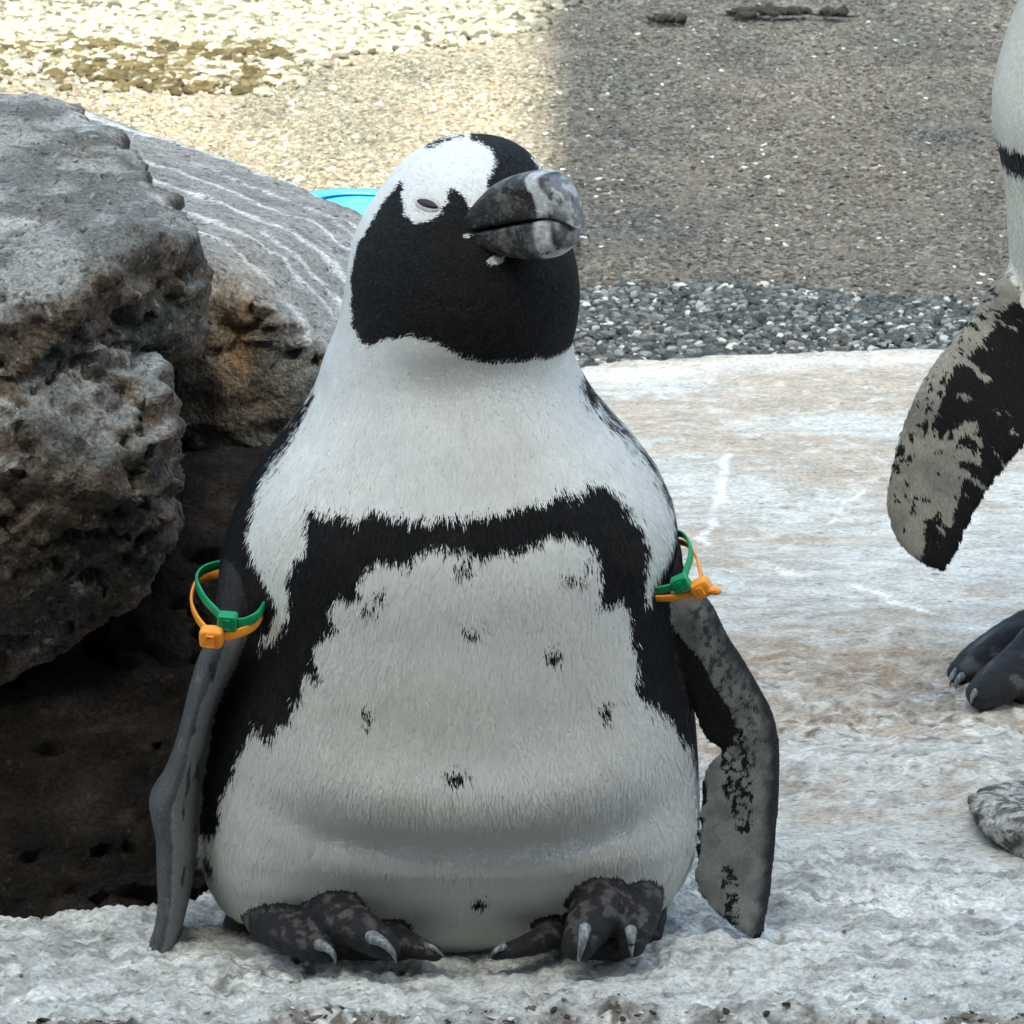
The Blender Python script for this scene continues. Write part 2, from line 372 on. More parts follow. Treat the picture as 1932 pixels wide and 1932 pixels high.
def col_big(V, N):
    top = sstep(.45, .70, N[:, 2] + .14 * fbm(V, 14, 4, 61))
    c = mixc(BROWN * 1.25, np.array([.085, .083, .075]), sstep(-.15, .15, fbm(V, 18, 5, 62)))
    c = mixc(c, np.array([.19, .13, .09]), sstep(.1, .4, fbm(V, 25, 4, 63)) * .7)
    c = mixc(c, PALE * .6, sstep(.28, .48, fbm(V, 24, 4, 64)) * .35)
    g = mixc(GREY * .7, GREY * 1.45, sstep(-.2, .2, fbm(V, 20, 6, 65)))
    g = mixc(g, np.array([.13, .115, .10]), sstep(.22, .5, fbm(V, 42, 4, 66)) * .7)
    g = mixc(g, PALE, sstep(.3, .55, fbm(V * [1, 2, 1], 10, 3, 67)) * .6)
    return mixc(c, g, top)
def A(l): return [at(*q) for q in l]
P = [A([(0, 190, .62), (-200, 150, .66), (95, 205, .58), (195, 248, .50), (240, 300, .40), (305, 375, .30), (345, 432, .215),
       (240, 442, .165), (200, 505, .135), (150, 555, .115), (80, 600, .095), (0, 625, .08), (-250, 640, .05), (-500, 300, .5), (-500, 700, .05),
       (372, 560, .225), (362, 650, .235), (250, 640, .175), (150, 690, .125), (0, 730, .09), (-300, 760, .06), (-500, 800, .1), (300, 720, .5), (0, 760, .6), (-500, 760, .7)]),
     A([(0, 660, .10), (150, 640, .13), (255, 650, .18), (300, 740, .135), (314, 900, .115), (294, 1050, .115), (235, 1140, .12), (100, 1205, .12), (0, 1280, .115), (-300, 1370, .11), (-500, 1400, .1),
       (-300, 660, .07), (200, 900, .075), (80, 860, .06), (0, 1050, .065), (-250, 1000, .05), (100, 1000, .5), (-400, 1050, .6), (280, 800, .45)])]
boulder('boulder', P, .0050, 71, .26, col_big, smooth=1, label='big grey-topped boulder with rough brown overhanging face beside the seated penguin', category='rock')
def col_slab(V, N):
    c = mixc(np.array([.15, .14, .125]), np.array([.28, .275, .255]), sstep(-.2, .2, fbm(V, 22, 5, 81)))
    c = mixc(c, np.array([.06, .055, .05]), sstep(.18, .45, fbm(V, 40, 4, 82)) * .7)
    # white guano runs following the slope
    a, b = at(240, 300, .62), at(660, 520, .42); dv = b - a; dv /= np.linalg.norm(dv)
    nrm = np.cross(dv, [0, .35, 1.0]); nrm /= np.linalg.norm(nrm)
    q = V @ nrm; al = V @ dv
    wv = np.column_stack([al * 1.6, q * 62 + .22 * fbm(V, 9, 3, 83), 0 * q])
    s = vnoise(wv, 84) + .35 * vnoise(wv * [1.5, 2.3, 1] + 9, 88) + .2 * fbm(V, 60, 2, 85)
    topm = sstep(.45, .7, N[:, 2] + .1 * fbm(V, 20, 3, 86))
    c = mixc(c, np.array([.36, .36, .35]), topm * .6)
    c = mixc(c, np.array([.72, .72, .70]), sstep(.22, .40, s) * topm * .9)
    rust = np.exp(-(np.linalg.norm((V - at(445, 640, .36)) / [.022, .08, .045], axis=1)) ** 2)
    c = mixc(c, np.array([.34, .21, .10]), np.clip(rust * (1 + fbm(V, 50, 3, 87)), 0, 1) * .8)
    return c
P = A([(100, 190, 1.05), (215, 240, .98), (330, 270, .90), (450, 312, .84), (560, 357, .78), (690, 412, .70), (790, 500, .62),
       (365, 470, .36), (420, 540, .34), (520, 590, .33), (610, 650, .33), (700, 700, .35), (800, 700, .45),
       (330, 640, .33), (315, 885, .35), (380, 620, .33), (400, 880, .36), (480, 868, .34), (560, 850, .33), (620, 830, .34), (720, 820, .38),
       (300, 890, .8), (700, 860, .8), (100, 500, 1.1), (100, 600, .6), (150, 880, .6)])
boulder('boulder', P, .0050, 91, .11, col_slab, smooth=2, label='sloping grey rock slab streaked with white behind the seated penguin', category='rock')
def col_recess_shade(V, N):  # shade of the recess under the overhang is put into this rock colour
    c = mixc(RECESS_SHADE, RECESS_SHADE * 1.9, sstep(-.3, .3, fbm(V, 18, 5, 101)))
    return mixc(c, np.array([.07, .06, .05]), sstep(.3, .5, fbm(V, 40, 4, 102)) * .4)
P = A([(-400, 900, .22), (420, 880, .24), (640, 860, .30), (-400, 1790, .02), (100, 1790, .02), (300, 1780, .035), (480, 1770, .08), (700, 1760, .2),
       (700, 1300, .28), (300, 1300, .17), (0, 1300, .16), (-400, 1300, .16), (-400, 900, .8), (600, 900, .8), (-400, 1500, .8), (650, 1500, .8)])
boulder('boulder', P, .0075, 111, .35, col_recess_shade, mat=M_RECESSROCK, label='dark brown rock face under the overhanging boulder, recess shade deepened in its colour', category='rock')
def col_speck(V, N):
    c = mixc(np.array([.42, .42, .40]), np.array([.12, .115, .105]), sstep(-.05, .15, fbm(V, 110, 3, 121)))
    return c
P = A([(1838, 1500, .17), (1835, 1530, .15), (1850, 1560, .13), (1932, 1620, .115), (2050, 1690, .11), (1870, 1478, .2), (1932, 1470, .24), (2050, 1480, .25), (2120, 1600, .2), (1960, 1560, .10), (2050, 1600, .09), (1900, 1560, .3)])
boulder('boulder', P, .003, 131, .12, col_speck, smooth=8, label='small black and white speckled rock on the shelf edge', category='rock')

# ------------------------------------------------------------------ gravel (instanced stones, uncountable)
def stone_tree():
    ng = bpy.data.node_groups.new('scatter', 'GeometryNodeTree')
    ng.interface.new_socket('Geometry', in_out='INPUT', socket_type='NodeSocketGeometry'); ng.interface.new_socket('Geometry', in_out='OUTPUT', socket_type='NodeSocketGeometry')
    N, L = ng.nodes, ng.links; gi = N.new('NodeGroupInput'); go = N.new('NodeGroupOutput')
    ico = N.new('GeometryNodeMeshIcoSphere'); ico.inputs['Radius'].default_value = 1; ico.inputs['Subdivisions'].default_value = 2
    sp = N.new('GeometryNodeSetPosition'); nz = N.new('ShaderNodeTexNoise'); nz.inputs['Scale'].default_value = .9
    vm = N.new('ShaderNodeVectorMath'); vm.operation = 'MULTIPLY_ADD'; vm.inputs[1].default_value = (1.2, 1.2, 1.2); vm.inputs[2].default_value = (-.6, -.6, -.6)
    L.new(nz.outputs['Color'], vm.inputs[0]); L.new(vm.outputs[0], sp.inputs['Offset']); L.new(ico.outputs['Mesh'], sp.inputs['Geometry'])
    sm = N.new('GeometryNodeSetMaterial'); sm.inputs['Material'].default_value = M_STONE; L.new(sp.outputs[0], sm.inputs[0])
    ip = N.new('GeometryNodeInstanceOnPoints'); L.new(gi.outputs[0], ip.inputs['Points']); L.new(sm.outputs[0], ip.inputs['Instance'])
    for nm, sock in (('rot', 'Rotation'), ('scl', 'Scale')):
        na = N.new('GeometryNodeInputNamedAttribute'); na.data_type = 'FLOAT_VECTOR'; na.inputs['Name'].default_value = nm
        L.new(na.outputs['Attribute'], ip.inputs[sock])
    L.new(ip.outputs[0], go.inputs[0]); return ng
TREE = stone_tree()
def scatter(name, P, S, rot, col, **props):
    me = bpy.data.meshes.new(name); me.vertices.add(len(P)); me.vertices.foreach_set('co', P.astype(np.float32).ravel())
    for nm, v in (('rot', rot), ('scl', S)):
        a = me.attributes.new(nm, 'FLOAT_VECTOR', 'POINT'); a.data.foreach_set('vector', v.astype(np.float32).ravel())
    set_col(me, col); me.materials.append(M_STONE)
    o = obj(name, me, None, **props); m = o.modifiers.new('scatter', 'NODES'); m.node_group = TREE
    return o
def stones(n, x0, x1, y0, y1, size, flat, cols, wts, keep=None, seed=0, zoff=0):
    r = np.random.default_rng(seed); x = r.uniform(x0, x1, n); y = r.uniform(y0, y1, n)
    if keep is not None: k = keep(x, y, r); x, y = x[k], y[k]
    n = len(x); s = size * np.exp(np.clip(r.normal(0, .33, n), -.7, .6)); S = np.column_stack([s * r.uniform(.8, 1.5, n), s * r.uniform(.7, 1.1, n), s * flat * r.uniform(.7, 1.2, n)])
    z = bigz(x, y) + zoff; c = np.array(cols)[r.choice(len(cols), n, p=wts)] * r.uniform(.7, 1.25, (n, 1))
    rot = np.column_stack([r.normal(0, .25, n), r.normal(0, .25, n), r.uniform(0, 6.28, n)])
    return np.column_stack([x, y, z]), S, rot, c
def strip_far(x): return 1.84 + .035 * np.sin(x * 9) - .10 * sstep(.1, -.2, x)
A1 = stones(36000, -.3, 1.05, 1.36, 1.95, .0032, .75, [(.055, .064, .068), (.11, .122, .126), (.21, .22, .215), (.46, .46, .44), (.12, .10, .085)], [.40, .28, .17, .08, .07], keep=lambda x, y, r: y < strip_far(x) + r.normal(0, .02, len(x)), seed=1, zoff=.003)
A2 = stones(30000, -.3, 1.05, 1.36, 1.95, .0032, .75, [(.055, .064, .068), (.11, .122, .126), (.21, .22, .215), (.46, .46, .44), (.12, .10, .085)], [.40, .28, .17, .08, .07], keep=lambda x, y, r: y < strip_far(x) + r.normal(0, .012, len(x)), seed=2, zoff=.008)
G = [np.vstack([a, b]) for a, b in zip(A1, A2)]
scatter('gravel', *[G[0], G[1], G[2], G[3]], kind='stuff', label='band of coarse blue-grey gravel along the rock shelf', category='gravel')
F = stones(260000, -.95, .95, 1.55, 3.9, .0025, .42, [(.110, .101, .088), (.148, .138, .122), (.066, .061, .055), (.205, .192, .174), (.55, .54, .50), (.125, .129, .126)], [.34, .25, .22, .09, .006, .094], seed=3)
F2_ = stones(110000, -2.8, 2.8, 1.2, 6.6, .0042, .40, [(.175, .152, .128), (.23, .205, .178), (.10, .089, .077), (.31, .28, .25), (.20, .205, .205)], [.34, .27, .20, .09, .10], keep=lambda x, y, r: (np.abs(x) > .9 - .3 * r.random(len(x))) | (y > 3.9 - .5 * r.random(len(x))), seed=6)
F = [np.vstack([a, b]) for a, b in zip(F, F2_)]
pt = fbm(F[0] * [1, .6, 0], 3.5, 3, 144); F = (F[0], F[1], F[2], mixc(F[3] * 1.12, F[3] * [.78, .84, .90], sstep(-.25, .3, pt)))
scatter('grit', *F, kind='stuff', label='fine tan grit covering the ground behind', category='gravel')
def keepc(x, y, r):
    b = fbm(np.column_stack([x, y, 0 * x]), 3.0, 4, 141)
    return (y > 3.0 + .55 * (x + .55) * (x > -.55) + .45 * b + r.normal(0, .04, len(x))) & (x < .05 + .2 * b)
Cc = stones(34000, -1.0, .2, 2.8, 3.9, .0055, .6, [(.155, .157, .145), (.105, .108, .10), (.21, .205, .185), (.045, .045, .038)], [.4, .28, .2, .12], keep=keepc, seed=4, zoff=.003)
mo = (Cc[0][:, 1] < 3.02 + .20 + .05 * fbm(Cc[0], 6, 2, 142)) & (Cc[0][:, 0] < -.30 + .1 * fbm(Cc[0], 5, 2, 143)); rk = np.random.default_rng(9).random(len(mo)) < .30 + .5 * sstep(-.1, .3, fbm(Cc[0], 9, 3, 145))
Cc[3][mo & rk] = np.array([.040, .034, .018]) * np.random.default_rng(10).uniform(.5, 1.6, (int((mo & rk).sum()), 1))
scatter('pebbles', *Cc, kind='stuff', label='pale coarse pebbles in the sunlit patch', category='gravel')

rr = np.random.default_rng(12); n = 700; cx = rr.uniform(-.42, .42, n); cy = edge_front(cx) + .01 - np.abs(rr.normal(0, .03, n)); far = rr.random(n) < .12; cy[far] = rr.uniform(-.2, .0, far.sum())
k = ~((np.abs(cx) < .2) & (cy > -.155)); cx, cy = cx[k], cy[k]; n = len(cx); sz = .0010 * np.exp(np.clip(rr.normal(0, .6, n), -.9, 1.1)); far = far[k]; sz[far] *= .7
cc = np.array([(.72, .72, .70), (.16, .12, .09), (.05, .045, .04), (.42, .40, .37)])[rr.choice(4, n, p=[.34, .3, .16, .2])]
scatter('rock_crumbs', np.column_stack([cx, cy, ledge_z(cx, cy) + .0006]), np.column_stack([sz * rr.uniform(.8, 2, n), sz * rr.uniform(.7, 1.4, n), sz * rr.uniform(.25, .6, n)]), np.column_stack([rr.normal(0, .3, n), rr.normal(0, .3, n), rr.uniform(0, 6.28, n)]), cc, kind='stuff', label='white and brown rock crumbs along the ledge front', category='crumbs')

# dark weed line lying on the grit
def debris(cx, cy, L, seed, nm='dried_weed', **props):
    r = np.random.default_rng(seed); Vs, Qs, Ts, b = [], [], [], 0
    c = atz(cx, cy, GZ)
    for k in range(int(L / .004)):
        x = c[0] - L / 2 + L * r.random(); y = c[1] + r.normal(0, .012); a = r.normal(0, .6); l = r.uniform(.008, .028)
        pts = [np.array([x + l * t * math.cos(a), y + l * t * math.sin(a) + r.normal(0, .003), GZ + .008 + r.uniform(0, .008)]) for t in (-.5, 0, .5)]
        v, q, t = tube(pts, [.001, .0046 * r.uniform(.4, 1.6), .001], 7, 3); Vs.append(v); Qs.append(q + b); Ts.append(t + b); b += len(v)
    pts = [np.array([c[0] + L * (t - .5) * 1.05, c[1] + .012 * math.sin(9 * t + seed), GZ + .007]) for t in np.linspace(0, 1, 14)]
    v, q, t = tube(pts, [.0008] + [.0011 + .001 * r.random() for _ in range(12)] + [.0008], 8, 3); Vs.append(v); Qs.append(q + b); Ts.append(t + b)
    me = remeshed(np.vstack(Vs), [np.vstack(Qs), np.vstack(Ts)], .0013, 1)
    bm = bmesh.new(); bm.from_mesh(me); todo = set(bm.verts); isl = []
    while todo:
        st = [todo.pop()]; cur = set(st)
        while st:
            for e in st.pop().link_edges:
                for u in e.verts:
                    if u in todo: todo.discard(u); cur.add(u); st.append(u)
        isl.append(cur)
    isl.sort(key=len)
    for cur in isl[:-1]: bmesh.ops.delete(bm, geom=list(cur), context='VERTS')
    bm.to_mesh(me); bm.free()
    return obj(nm, me, mat_plain('weed', (.02, .02, .018), .9), **props)
debris(1490, 38, .17, 3, label='long dark clump of dried weed on the shaded grit', category='weed')
debris(1255, 50, .05, 4, label='short thin clump of dried weed beside the long dark clump', category='weed')

# blue tray beyond the sloping slab
tr = atz(815, 478, GZ); tray = empty('plastic_tray', tr, label='bright blue plastic tray on sunlit ground behind the penguin', category='tray')
def rrect(hx, hy, rad, z, m=8):
    out = []
    for cx, cy, a0 in ((hx - rad, hy - rad, 0), (-hx + rad, hy - rad, 90), (-hx + rad, -hy + rad, 180), (hx - rad, -hy + rad, 270)):
        for k in range(m):
            a = R(a0 + 90 * k / (m - 1)); out.append((cx + rad * math.cos(a), cy + rad * math.sin(a), z))
    return np.array(out)
HX, HY = .135, .065
rings = [rrect(HX * .93, HY * .93, .04, 0), rrect(HX, HY, .045, .045), rrect(HX - .006, HY - .006, .04, .045), rrect(HX * .91 - .006, HY * .91 - .006, .036, .006)]
v, q, t = loft(rings); me = mesh_np('basin', v + tr, [q, t]); obj('basin', me, M_BLUE, tray)
rings = [rrect(HX + .012, HY + .012, .05, .040), rrect(HX + .012, HY + .012, .05, .049), rrect(HX - .008, HY - .008, .04, .049), rrect(HX - .008, HY - .008, .04, .0465), rrect(HX + .002, HY + .002, .045, .0455)]
v, q, t = loft(rings, cap=False); obj('rim', mesh_np('rim', v + tr, [q]), M_BLUE, tray); tray.rotation_euler = (0, 0, R(-9))

# ------------------------------------------------------------------ penguin builder
def ring_body(rows, m=220, n=300, exps=None):
    """rows: (z, xl, xr, yc, yf, yb, n)"""
    rows = np.array(sorted(rows)); z = np.linspace(rows[0, 0], rows[-1, 0], n)
    # denser near both ends
    t = np.linspace(0, 1, n); t = .5 - .5 * np.cos(math.pi * t); z = rows[0, 0] + (rows[-1, 0] - rows[0, 0]) * (.5 * t + .5 * np.linspace(0, 1, n))
    def ip(k): 
        xs, vs = rows[:, 0], rows[:, k]
        lin = np.interp(z, xs, vs)
        for _ in range(6): 
            s = lin.copy(); s[1:-1] = .25 * lin[:-2] + .5 * lin[1:-1] + .25 * lin[2:]; lin = s
        return lin
    prm = [ip(k) for k in range(1, 7)]
    th = np.linspace(0, 2 * math.pi, m, endpoint=False); ct, st = np.cos(th), np.sin(th)
    rings = []
    for i in range(n):
        xl, xr, yc, yf, yb, e = [p_[i] for p_ in prm]; xc, hw = (xl + xr) / 2, max((xr - xl) / 2, .0005)
        X = xc + hw * np.sign(ct) * np.abs(ct) ** (2 / e)
        dep = np.where(st < 0, max(yc - yf, .0005), max(yb - yc, .0005))
        Yv = yc + dep * np.sign(st) * np.abs(st) ** (2 / e)
        rings.append(np.column_stack([X, Yv, np.full(m, z[i])]))
    def front(x, zz):
        v = [np.interp(zz, z, p_) for p_ in prm]; xl, xr, yc, yf, yb, e = v
        u = np.clip(np.abs((x - (xl + xr) / 2) / np.maximum((xr - xl) / 2, 1e-4)), 0, 1)
        return yc - (yc - yf) * (1 - u ** e) ** (1 / e)
    def yc_of(zz): return np.interp(zz, z, prm[2])
    def yb_of(zz): return np.interp(zz, z, prm[4])
    return np.array(rings), front, yc_of, yb_of
def blade(stations, thick, m=36, ydep=None):
    """stations: (ax,ay,bx,by,Y_a,Y_b) inner edge a, outer edge b; lens section, thicker at b"""
    S = []
    for ax, ay, bx, by, ya, yb, tk in stations:
        S.append(np.concatenate([at(ax, ay, ya), at(bx, by, yb), [tk]]))
    S = catmull(S, 5); th = np.linspace(0, 2 * math.pi, m, endpoint=False); rings = []
    mid = (S[:, :3] + S[:, 3:6]) / 2; dl = np.gradient(mid, axis=0)
    for s, d in zip(S, dl):
        a, b, tk = s[:3], s[3:6], s[6]; w_ = (b - a) / 2; c = (a + b) / 2
        nn = np.cross(w_, d); nn /= np.linalg.norm(nn) + 1e-9
        u = np.cos(th); prof = np.sin(th) * (.62 + .38 * u) + .12 * np.sign(np.sin(th)) * (np.abs(u) < .999)
        rings.append(c + u[:, None] * w_ + (prof * tk)[:, None] * nn)
    return loft(rings)
class Shell:
    def __init__(s): s.V, s.Q, s.T, s.lab, s.b = [], [], [], [], 0
    def add(s, vqt, lab):
        v, q, t = vqt; s.V.append(v); s.Q.append(q + s.b); s.T.append(t + s.b); s.lab.append(np.full(len(v), lab)); s.b += len(v)
    def mesh(s, voxel, smooth, fine=(1,)):
        V = np.vstack(s.V); me = remeshed(V, [np.vstack(s.Q), np.vstack(s.T)], voxel, smooth)
        lab = np.concatenate(s.lab); kd = kdtree.KDTree(len(V))
        for i, v in enumerate(V): kd.insert(v, i)
        kd.balance(); W = verts_of(me)
        L = np.array([lab[kd.find(v)[1]] for v in W])
        # finer surface on the patterned flipper and feet
        bm = bmesh.new(); bm.from_mesh(me); bm.verts.ensure_lookup_table(); sel = np.isin(L, fine)
        ed = [e for e in bm.edges if sel[e.verts[0].index] and sel[e.verts[1].index]]
        bmesh.ops.subdivide_edges(bm, edges=ed, cuts=1, use_grid_fill=True, smooth=.3)
        bm.to_mesh(me); bm.free()
        me.polygons.foreach_set('use_smooth', np.ones(len(me.polygons), bool)); me.update()
        W = verts_of(me); L = np.array([lab[kd.find(v)[1]] for v in W])
        return me, W, normals_of(me), L
def plumage(name, me, lab, colfn, flowfn, lenfn, n, parent, seed, width=.00045, keepfn=None, labs=(0,), nrm=False, wfn=None):
    me.calc_loop_triangles(); T = np.empty(len(me.loop_triangles) * 3, np.int32); me.loop_triangles.foreach_get('vertices', T); T = T.reshape(-1, 3)
    T = T[np.isin(lab, labs)[T].all(1)]; V = verts_of(me); N = normals_of(me)
    if keepfn is not None: T = T[keepfn(V[T].mean(1))]
    a, b, c = V[T[:, 0]], V[T[:, 1]], V[T[:, 2]]; area = np.linalg.norm(np.cross(b - a, c - a), axis=1)
    if wfn is not None: area = area * wfn(a)
    r = np.random.default_rng(seed); idx = r.choice(len(T), n, p=area / area.sum())
    u, v = r.random(n), r.random(n); f = u + v > 1; u[f], v[f] = 1 - u[f], 1 - v[f]; w_ = 1 - u - v
    p = a[idx] * w_[:, None] + b[idx] * u[:, None] + c[idx] * v[:, None]
    nn = N[T[idx, 0]] * w_[:, None] + N[T[idx, 1]] * u[:, None] + N[T[idx, 2]] * v[:, None]; nn /= np.linalg.norm(nn, axis=1)[:, None]
    d = flowfn(p); d -= (d * nn).sum(1)[:, None] * nn; d /= np.linalg.norm(d, axis=1)[:, None] + 1e-9
    s = np.cross(nn, d)
    ang = r.normal(0, .15, n) + .35 * fbm(p, 45, 2, seed + 1) + .25 * fbm(p, 160, 1, seed + 2)
    d = d * np.cos(ang)[:, None] + s * np.sin(ang)[:, None]; s = np.cross(nn, d)
    L = lenfn(p) * r.uniform(.7, 1.3, n); lift = L * np.clip(r.normal(.045, .022, n) + .03 * fbm(p, 90, 2, seed + 3), .01, .2)
    wd = width * r.uniform(.7, 1.4, n)
    root = p - nn * .0003; mid = p + d * (L * .5)[:, None] + nn * (lift * .75)[:, None]; tip = p + d * L[:, None] + nn * lift[:, None]
    # keep the strand on the curving surface
    Vn = np.stack([root - s * wd[:, None] * .7, root + s * wd[:, None] * .7, mid + s * wd[:, None], mid - s * wd[:, None], tip], 1).reshape(-1, 3)
    k = np.arange(n)[:, None] * 5
    me2 = mesh_np(name, Vn, [k + np.array([[0, 3, 2, 1]]), k + np.array([[3, 4, 2]])])
    nv = nn + .05 * r.normal(0, 1, nn.shape) + .06 * d; nv /= np.linalg.norm(nv, axis=1)[:, None]
    ca = me2.attributes.new('custom_normal', 'FLOAT_VECTOR', 'POINT'); ca.data.foreach_set('vector', np.repeat(nv, 5, axis=0).astype(np.float32).ravel())
    col = colfn(p, nn, r) if nrm else colfn(p, r); set_col(me2, np.repeat(col, 5, axis=0))
    return obj(name, me2, M_PLUME, parent, kind='stuff')

# ================================================================== penguin 1 (seated, facing the viewer)
K = 1932 / 2100.0
rows = []
#        py   xl    xr    yc    yf     yb   n
tab = [(277, 950, 980, .005, .004, .006, 2.0), (283, 920, 1015, .003, -.014, .018, 2.0), (292, 893, 1045, .0, -.026, .028, 2.0), (310, 858, 1078, -.004, -.040, .038, 2.0), (335, 826, 1102, -.008, -.051, .046, 2.05),
       (365, 797, 1122, -.010, -.060, .052, 2.1), (410, 766, 1140, -.012, -.068, .056, 2.1), (450, 742, 1152, -.013, -.074, .058, 2.1), (490, 724, 1168, -.014, -.080, .060, 2.1), (545, 714, 1184, -.014, -.086, .060, 2.1),
       (600, 706, 1190, -.013, -.089, .060, 2.1), (660, 694, 1184, -.012, -.088, .062, 2.1), (705, 676, 1172, -.010, -.085, .066, 2.1), (740, 662, 1180, -.010, -.085, .072, 2.1), (780, 651, 1200, -.010, -.089, .078, 2.1),
       (815, 634, 1222, -.010, -.094, .084, 2.1), (860, 604, 1260, -.010, -.101, .090, 2.1), (910, 564, 1306, -.012, -.108, .096, 2.15), (970, 520, 1350, -.014, -.115, .100, 2.2), (1030, 488, 1378, -.016, -.120, .102, 2.2),
       (1090, 466, 1390, -.018, -.124, .104, 2.2), (1150, 452, 1390, -.020, -.128, .105, 2.2), (1220, 452, 1392, -.022, -.132, .106, 2.25), (1300, 442, 1402, -.025, -.137, .106, 2.25), (1400, 426, 1418, -.028, -.142, .105, 2.25),
       (1500, 413, 1427, -.032, -.146, .104, 2.25), (1600, 405, 1433, -.036, -.147, .100, 2.25), (1675, 405, 1435, -.040, -.145, .095, 2.25), (1740, 409, 1426, -.042, -.138, .088, 2.25), (1790, 421, 1408, -.044, -.129, .080, 2.2),
       (1840, 445, 1375, -.046, -.119, .070, 2.2), (1880, 505, 1325, -.046, -.108, .055, 2.2), (1905, 590, 1250, -.046, -.099, .035, 2.2), (1922, 690, 1150, -.046, -.088, .01, 2.2)]
for py, xl, xr, yc, yf, yb, e in tab:
    a, b = at(xl * K, py * K, yc), at(xr * K, py * K, yc); rows.append((a[2], a[0], b[0], yc, yf, yb, e))
rings, front1, yc1, yb1 = ring_body(rows)
# soft anatomy: belly fold, chest hollow between bill shadow and band, brow over the eye
Pn = rings.reshape(-1, 3); x, y, z = Pn.T; fr = sstep(0, -.06, y)
fold = at(900, 1605, -.145)
zc = fold[2] + .016 * ((x - fold[0]) / .11) ** 2
prof = -np.exp(-((z - zc) / .011) ** 2) * .007 + np.exp(-((z - zc - .030) / .024) ** 2) * .006 - .011 * sstep(zc + .006, zc - .014, z)
wfold = np.exp(-((x - fold[0]) / .105) ** 4)
y2 = y - fr * prof * wfold
cr = at(890, 930, -.11)[2]; y2 += fr * .002 * np.exp(-((z - cr) / .025) ** 2) - fr * .003 * np.exp(-((z - cr + .05) / .03) ** 2)
y2 -= fr * (.0012 * fbm(Pn * [1, 1, .5], 22, 2, 151))
rings = np.column_stack([x, y2, z]).reshape(rings.shape)
sh = Shell(); sh.add(loft(rings), 0)
# flipper on the right of the picture (inner face towards the viewer): inner edge, outer edge
F1 = [(1180, 985, 1262, 985, .0, .0, .016), (1212, 1040, 1282, 1035, -.03, -.025, .013), (1226, 1085, 1290, 1085, -.05, -.045, .011), (1226, 1110, 1308, 1106, -.058, -.05, .010), (1226, 1132, 1342, 1140, -.062, -.052, .009),
      (1245, 1190, 1371, 1196, -.064, -.055, .0085), (1274, 1240, 1400, 1240, -.064, -.055, .008), (1297, 1300, 1435, 1300, -.063, -.055, .0075), (1310, 1345, 1456, 1340, -.062, -.056, .007), (1332, 1392, 1468, 1385, -.062, -.057, .0065), (1360, 1413, 1471, 1415, -.062, -.058, .006),
      (1330, 1452, 1471, 1455, -.064, -.06, .0062), (1323, 1505, 1469, 1515, -.066, -.062, .006), (1320, 1570, 1464, 1580, -.069, -.065, .0057), (1311, 1635, 1458, 1650, -.073, -.069, .005), (1313, 1670, 1453, 1692, -.075, -.072, .0046), (1345, 1715, 1446, 1730, -.078, -.075, .0043), (1390, 1751, 1440, 1760, -.080, -.079, .0036), (1414, 1767, 1430, 1770, -.081, -.081, .002)]
sh.add(blade(F1, 1), 1)
# flipper on the left (edge towards the viewer)
def edge_flipper(st, m=36):
    S = []
    for x0, y0, x1, y1, yn, yf_ in st:
        ym = (yn + yf_) / 2; S.append(np.concatenate([at(x0, y0, ym), at(x1, y1, ym), [yn, yf_]]))
    S = catmull(S, 5); th = np.linspace(0, 2 * math.pi, m, endpoint=False); rg = []
    for s in S:
        a, b = s[:3], s[3:6]; c = (a + b) / 2; h = (b - a) / 2; ct, st_ = np.cos(th), np.sin(th)
        dy = (s[7] - s[6]) / 2
        rg.append(c + h * (ct + .25 * st_)[:, None] * .97 + np.outer(st_ * dy, [0, 1, 0]) * 1.0)
    return loft(rg)
F2 = [(440, 1000, 530, 1000, -.05, .02), (420, 1060, 512, 1065, -.075, .0), (409, 1120, 494, 1135, -.094, -.025), (402, 1165, 478, 1180, -.104, -.04), (388, 1205, 464, 1212, -.110, -.05), (372, 1245, 446, 1250, -.111, -.05), (357, 1295, 422, 1295, -.110, -.046), (344, 1350, 404, 1350, -.108, -.042),
      (328, 1405, 393, 1405, -.107, -.038), (309, 1452, 386, 1452, -.106, -.036), (285, 1490, 382, 1490, -.106, -.035), (287, 1525, 379, 1525, -.106, -.034), (296, 1570, 376, 1570, -.105, -.034), (298, 1640, 368, 1640, -.105, -.038), (299, 1700, 356, 1702, -.104, -.046), (289, 1755, 341, 1760, -.102, -.056), (270, 1800, 326, 1800, -.100, -.066)]
sh.add(edge_flipper(F2), 2)
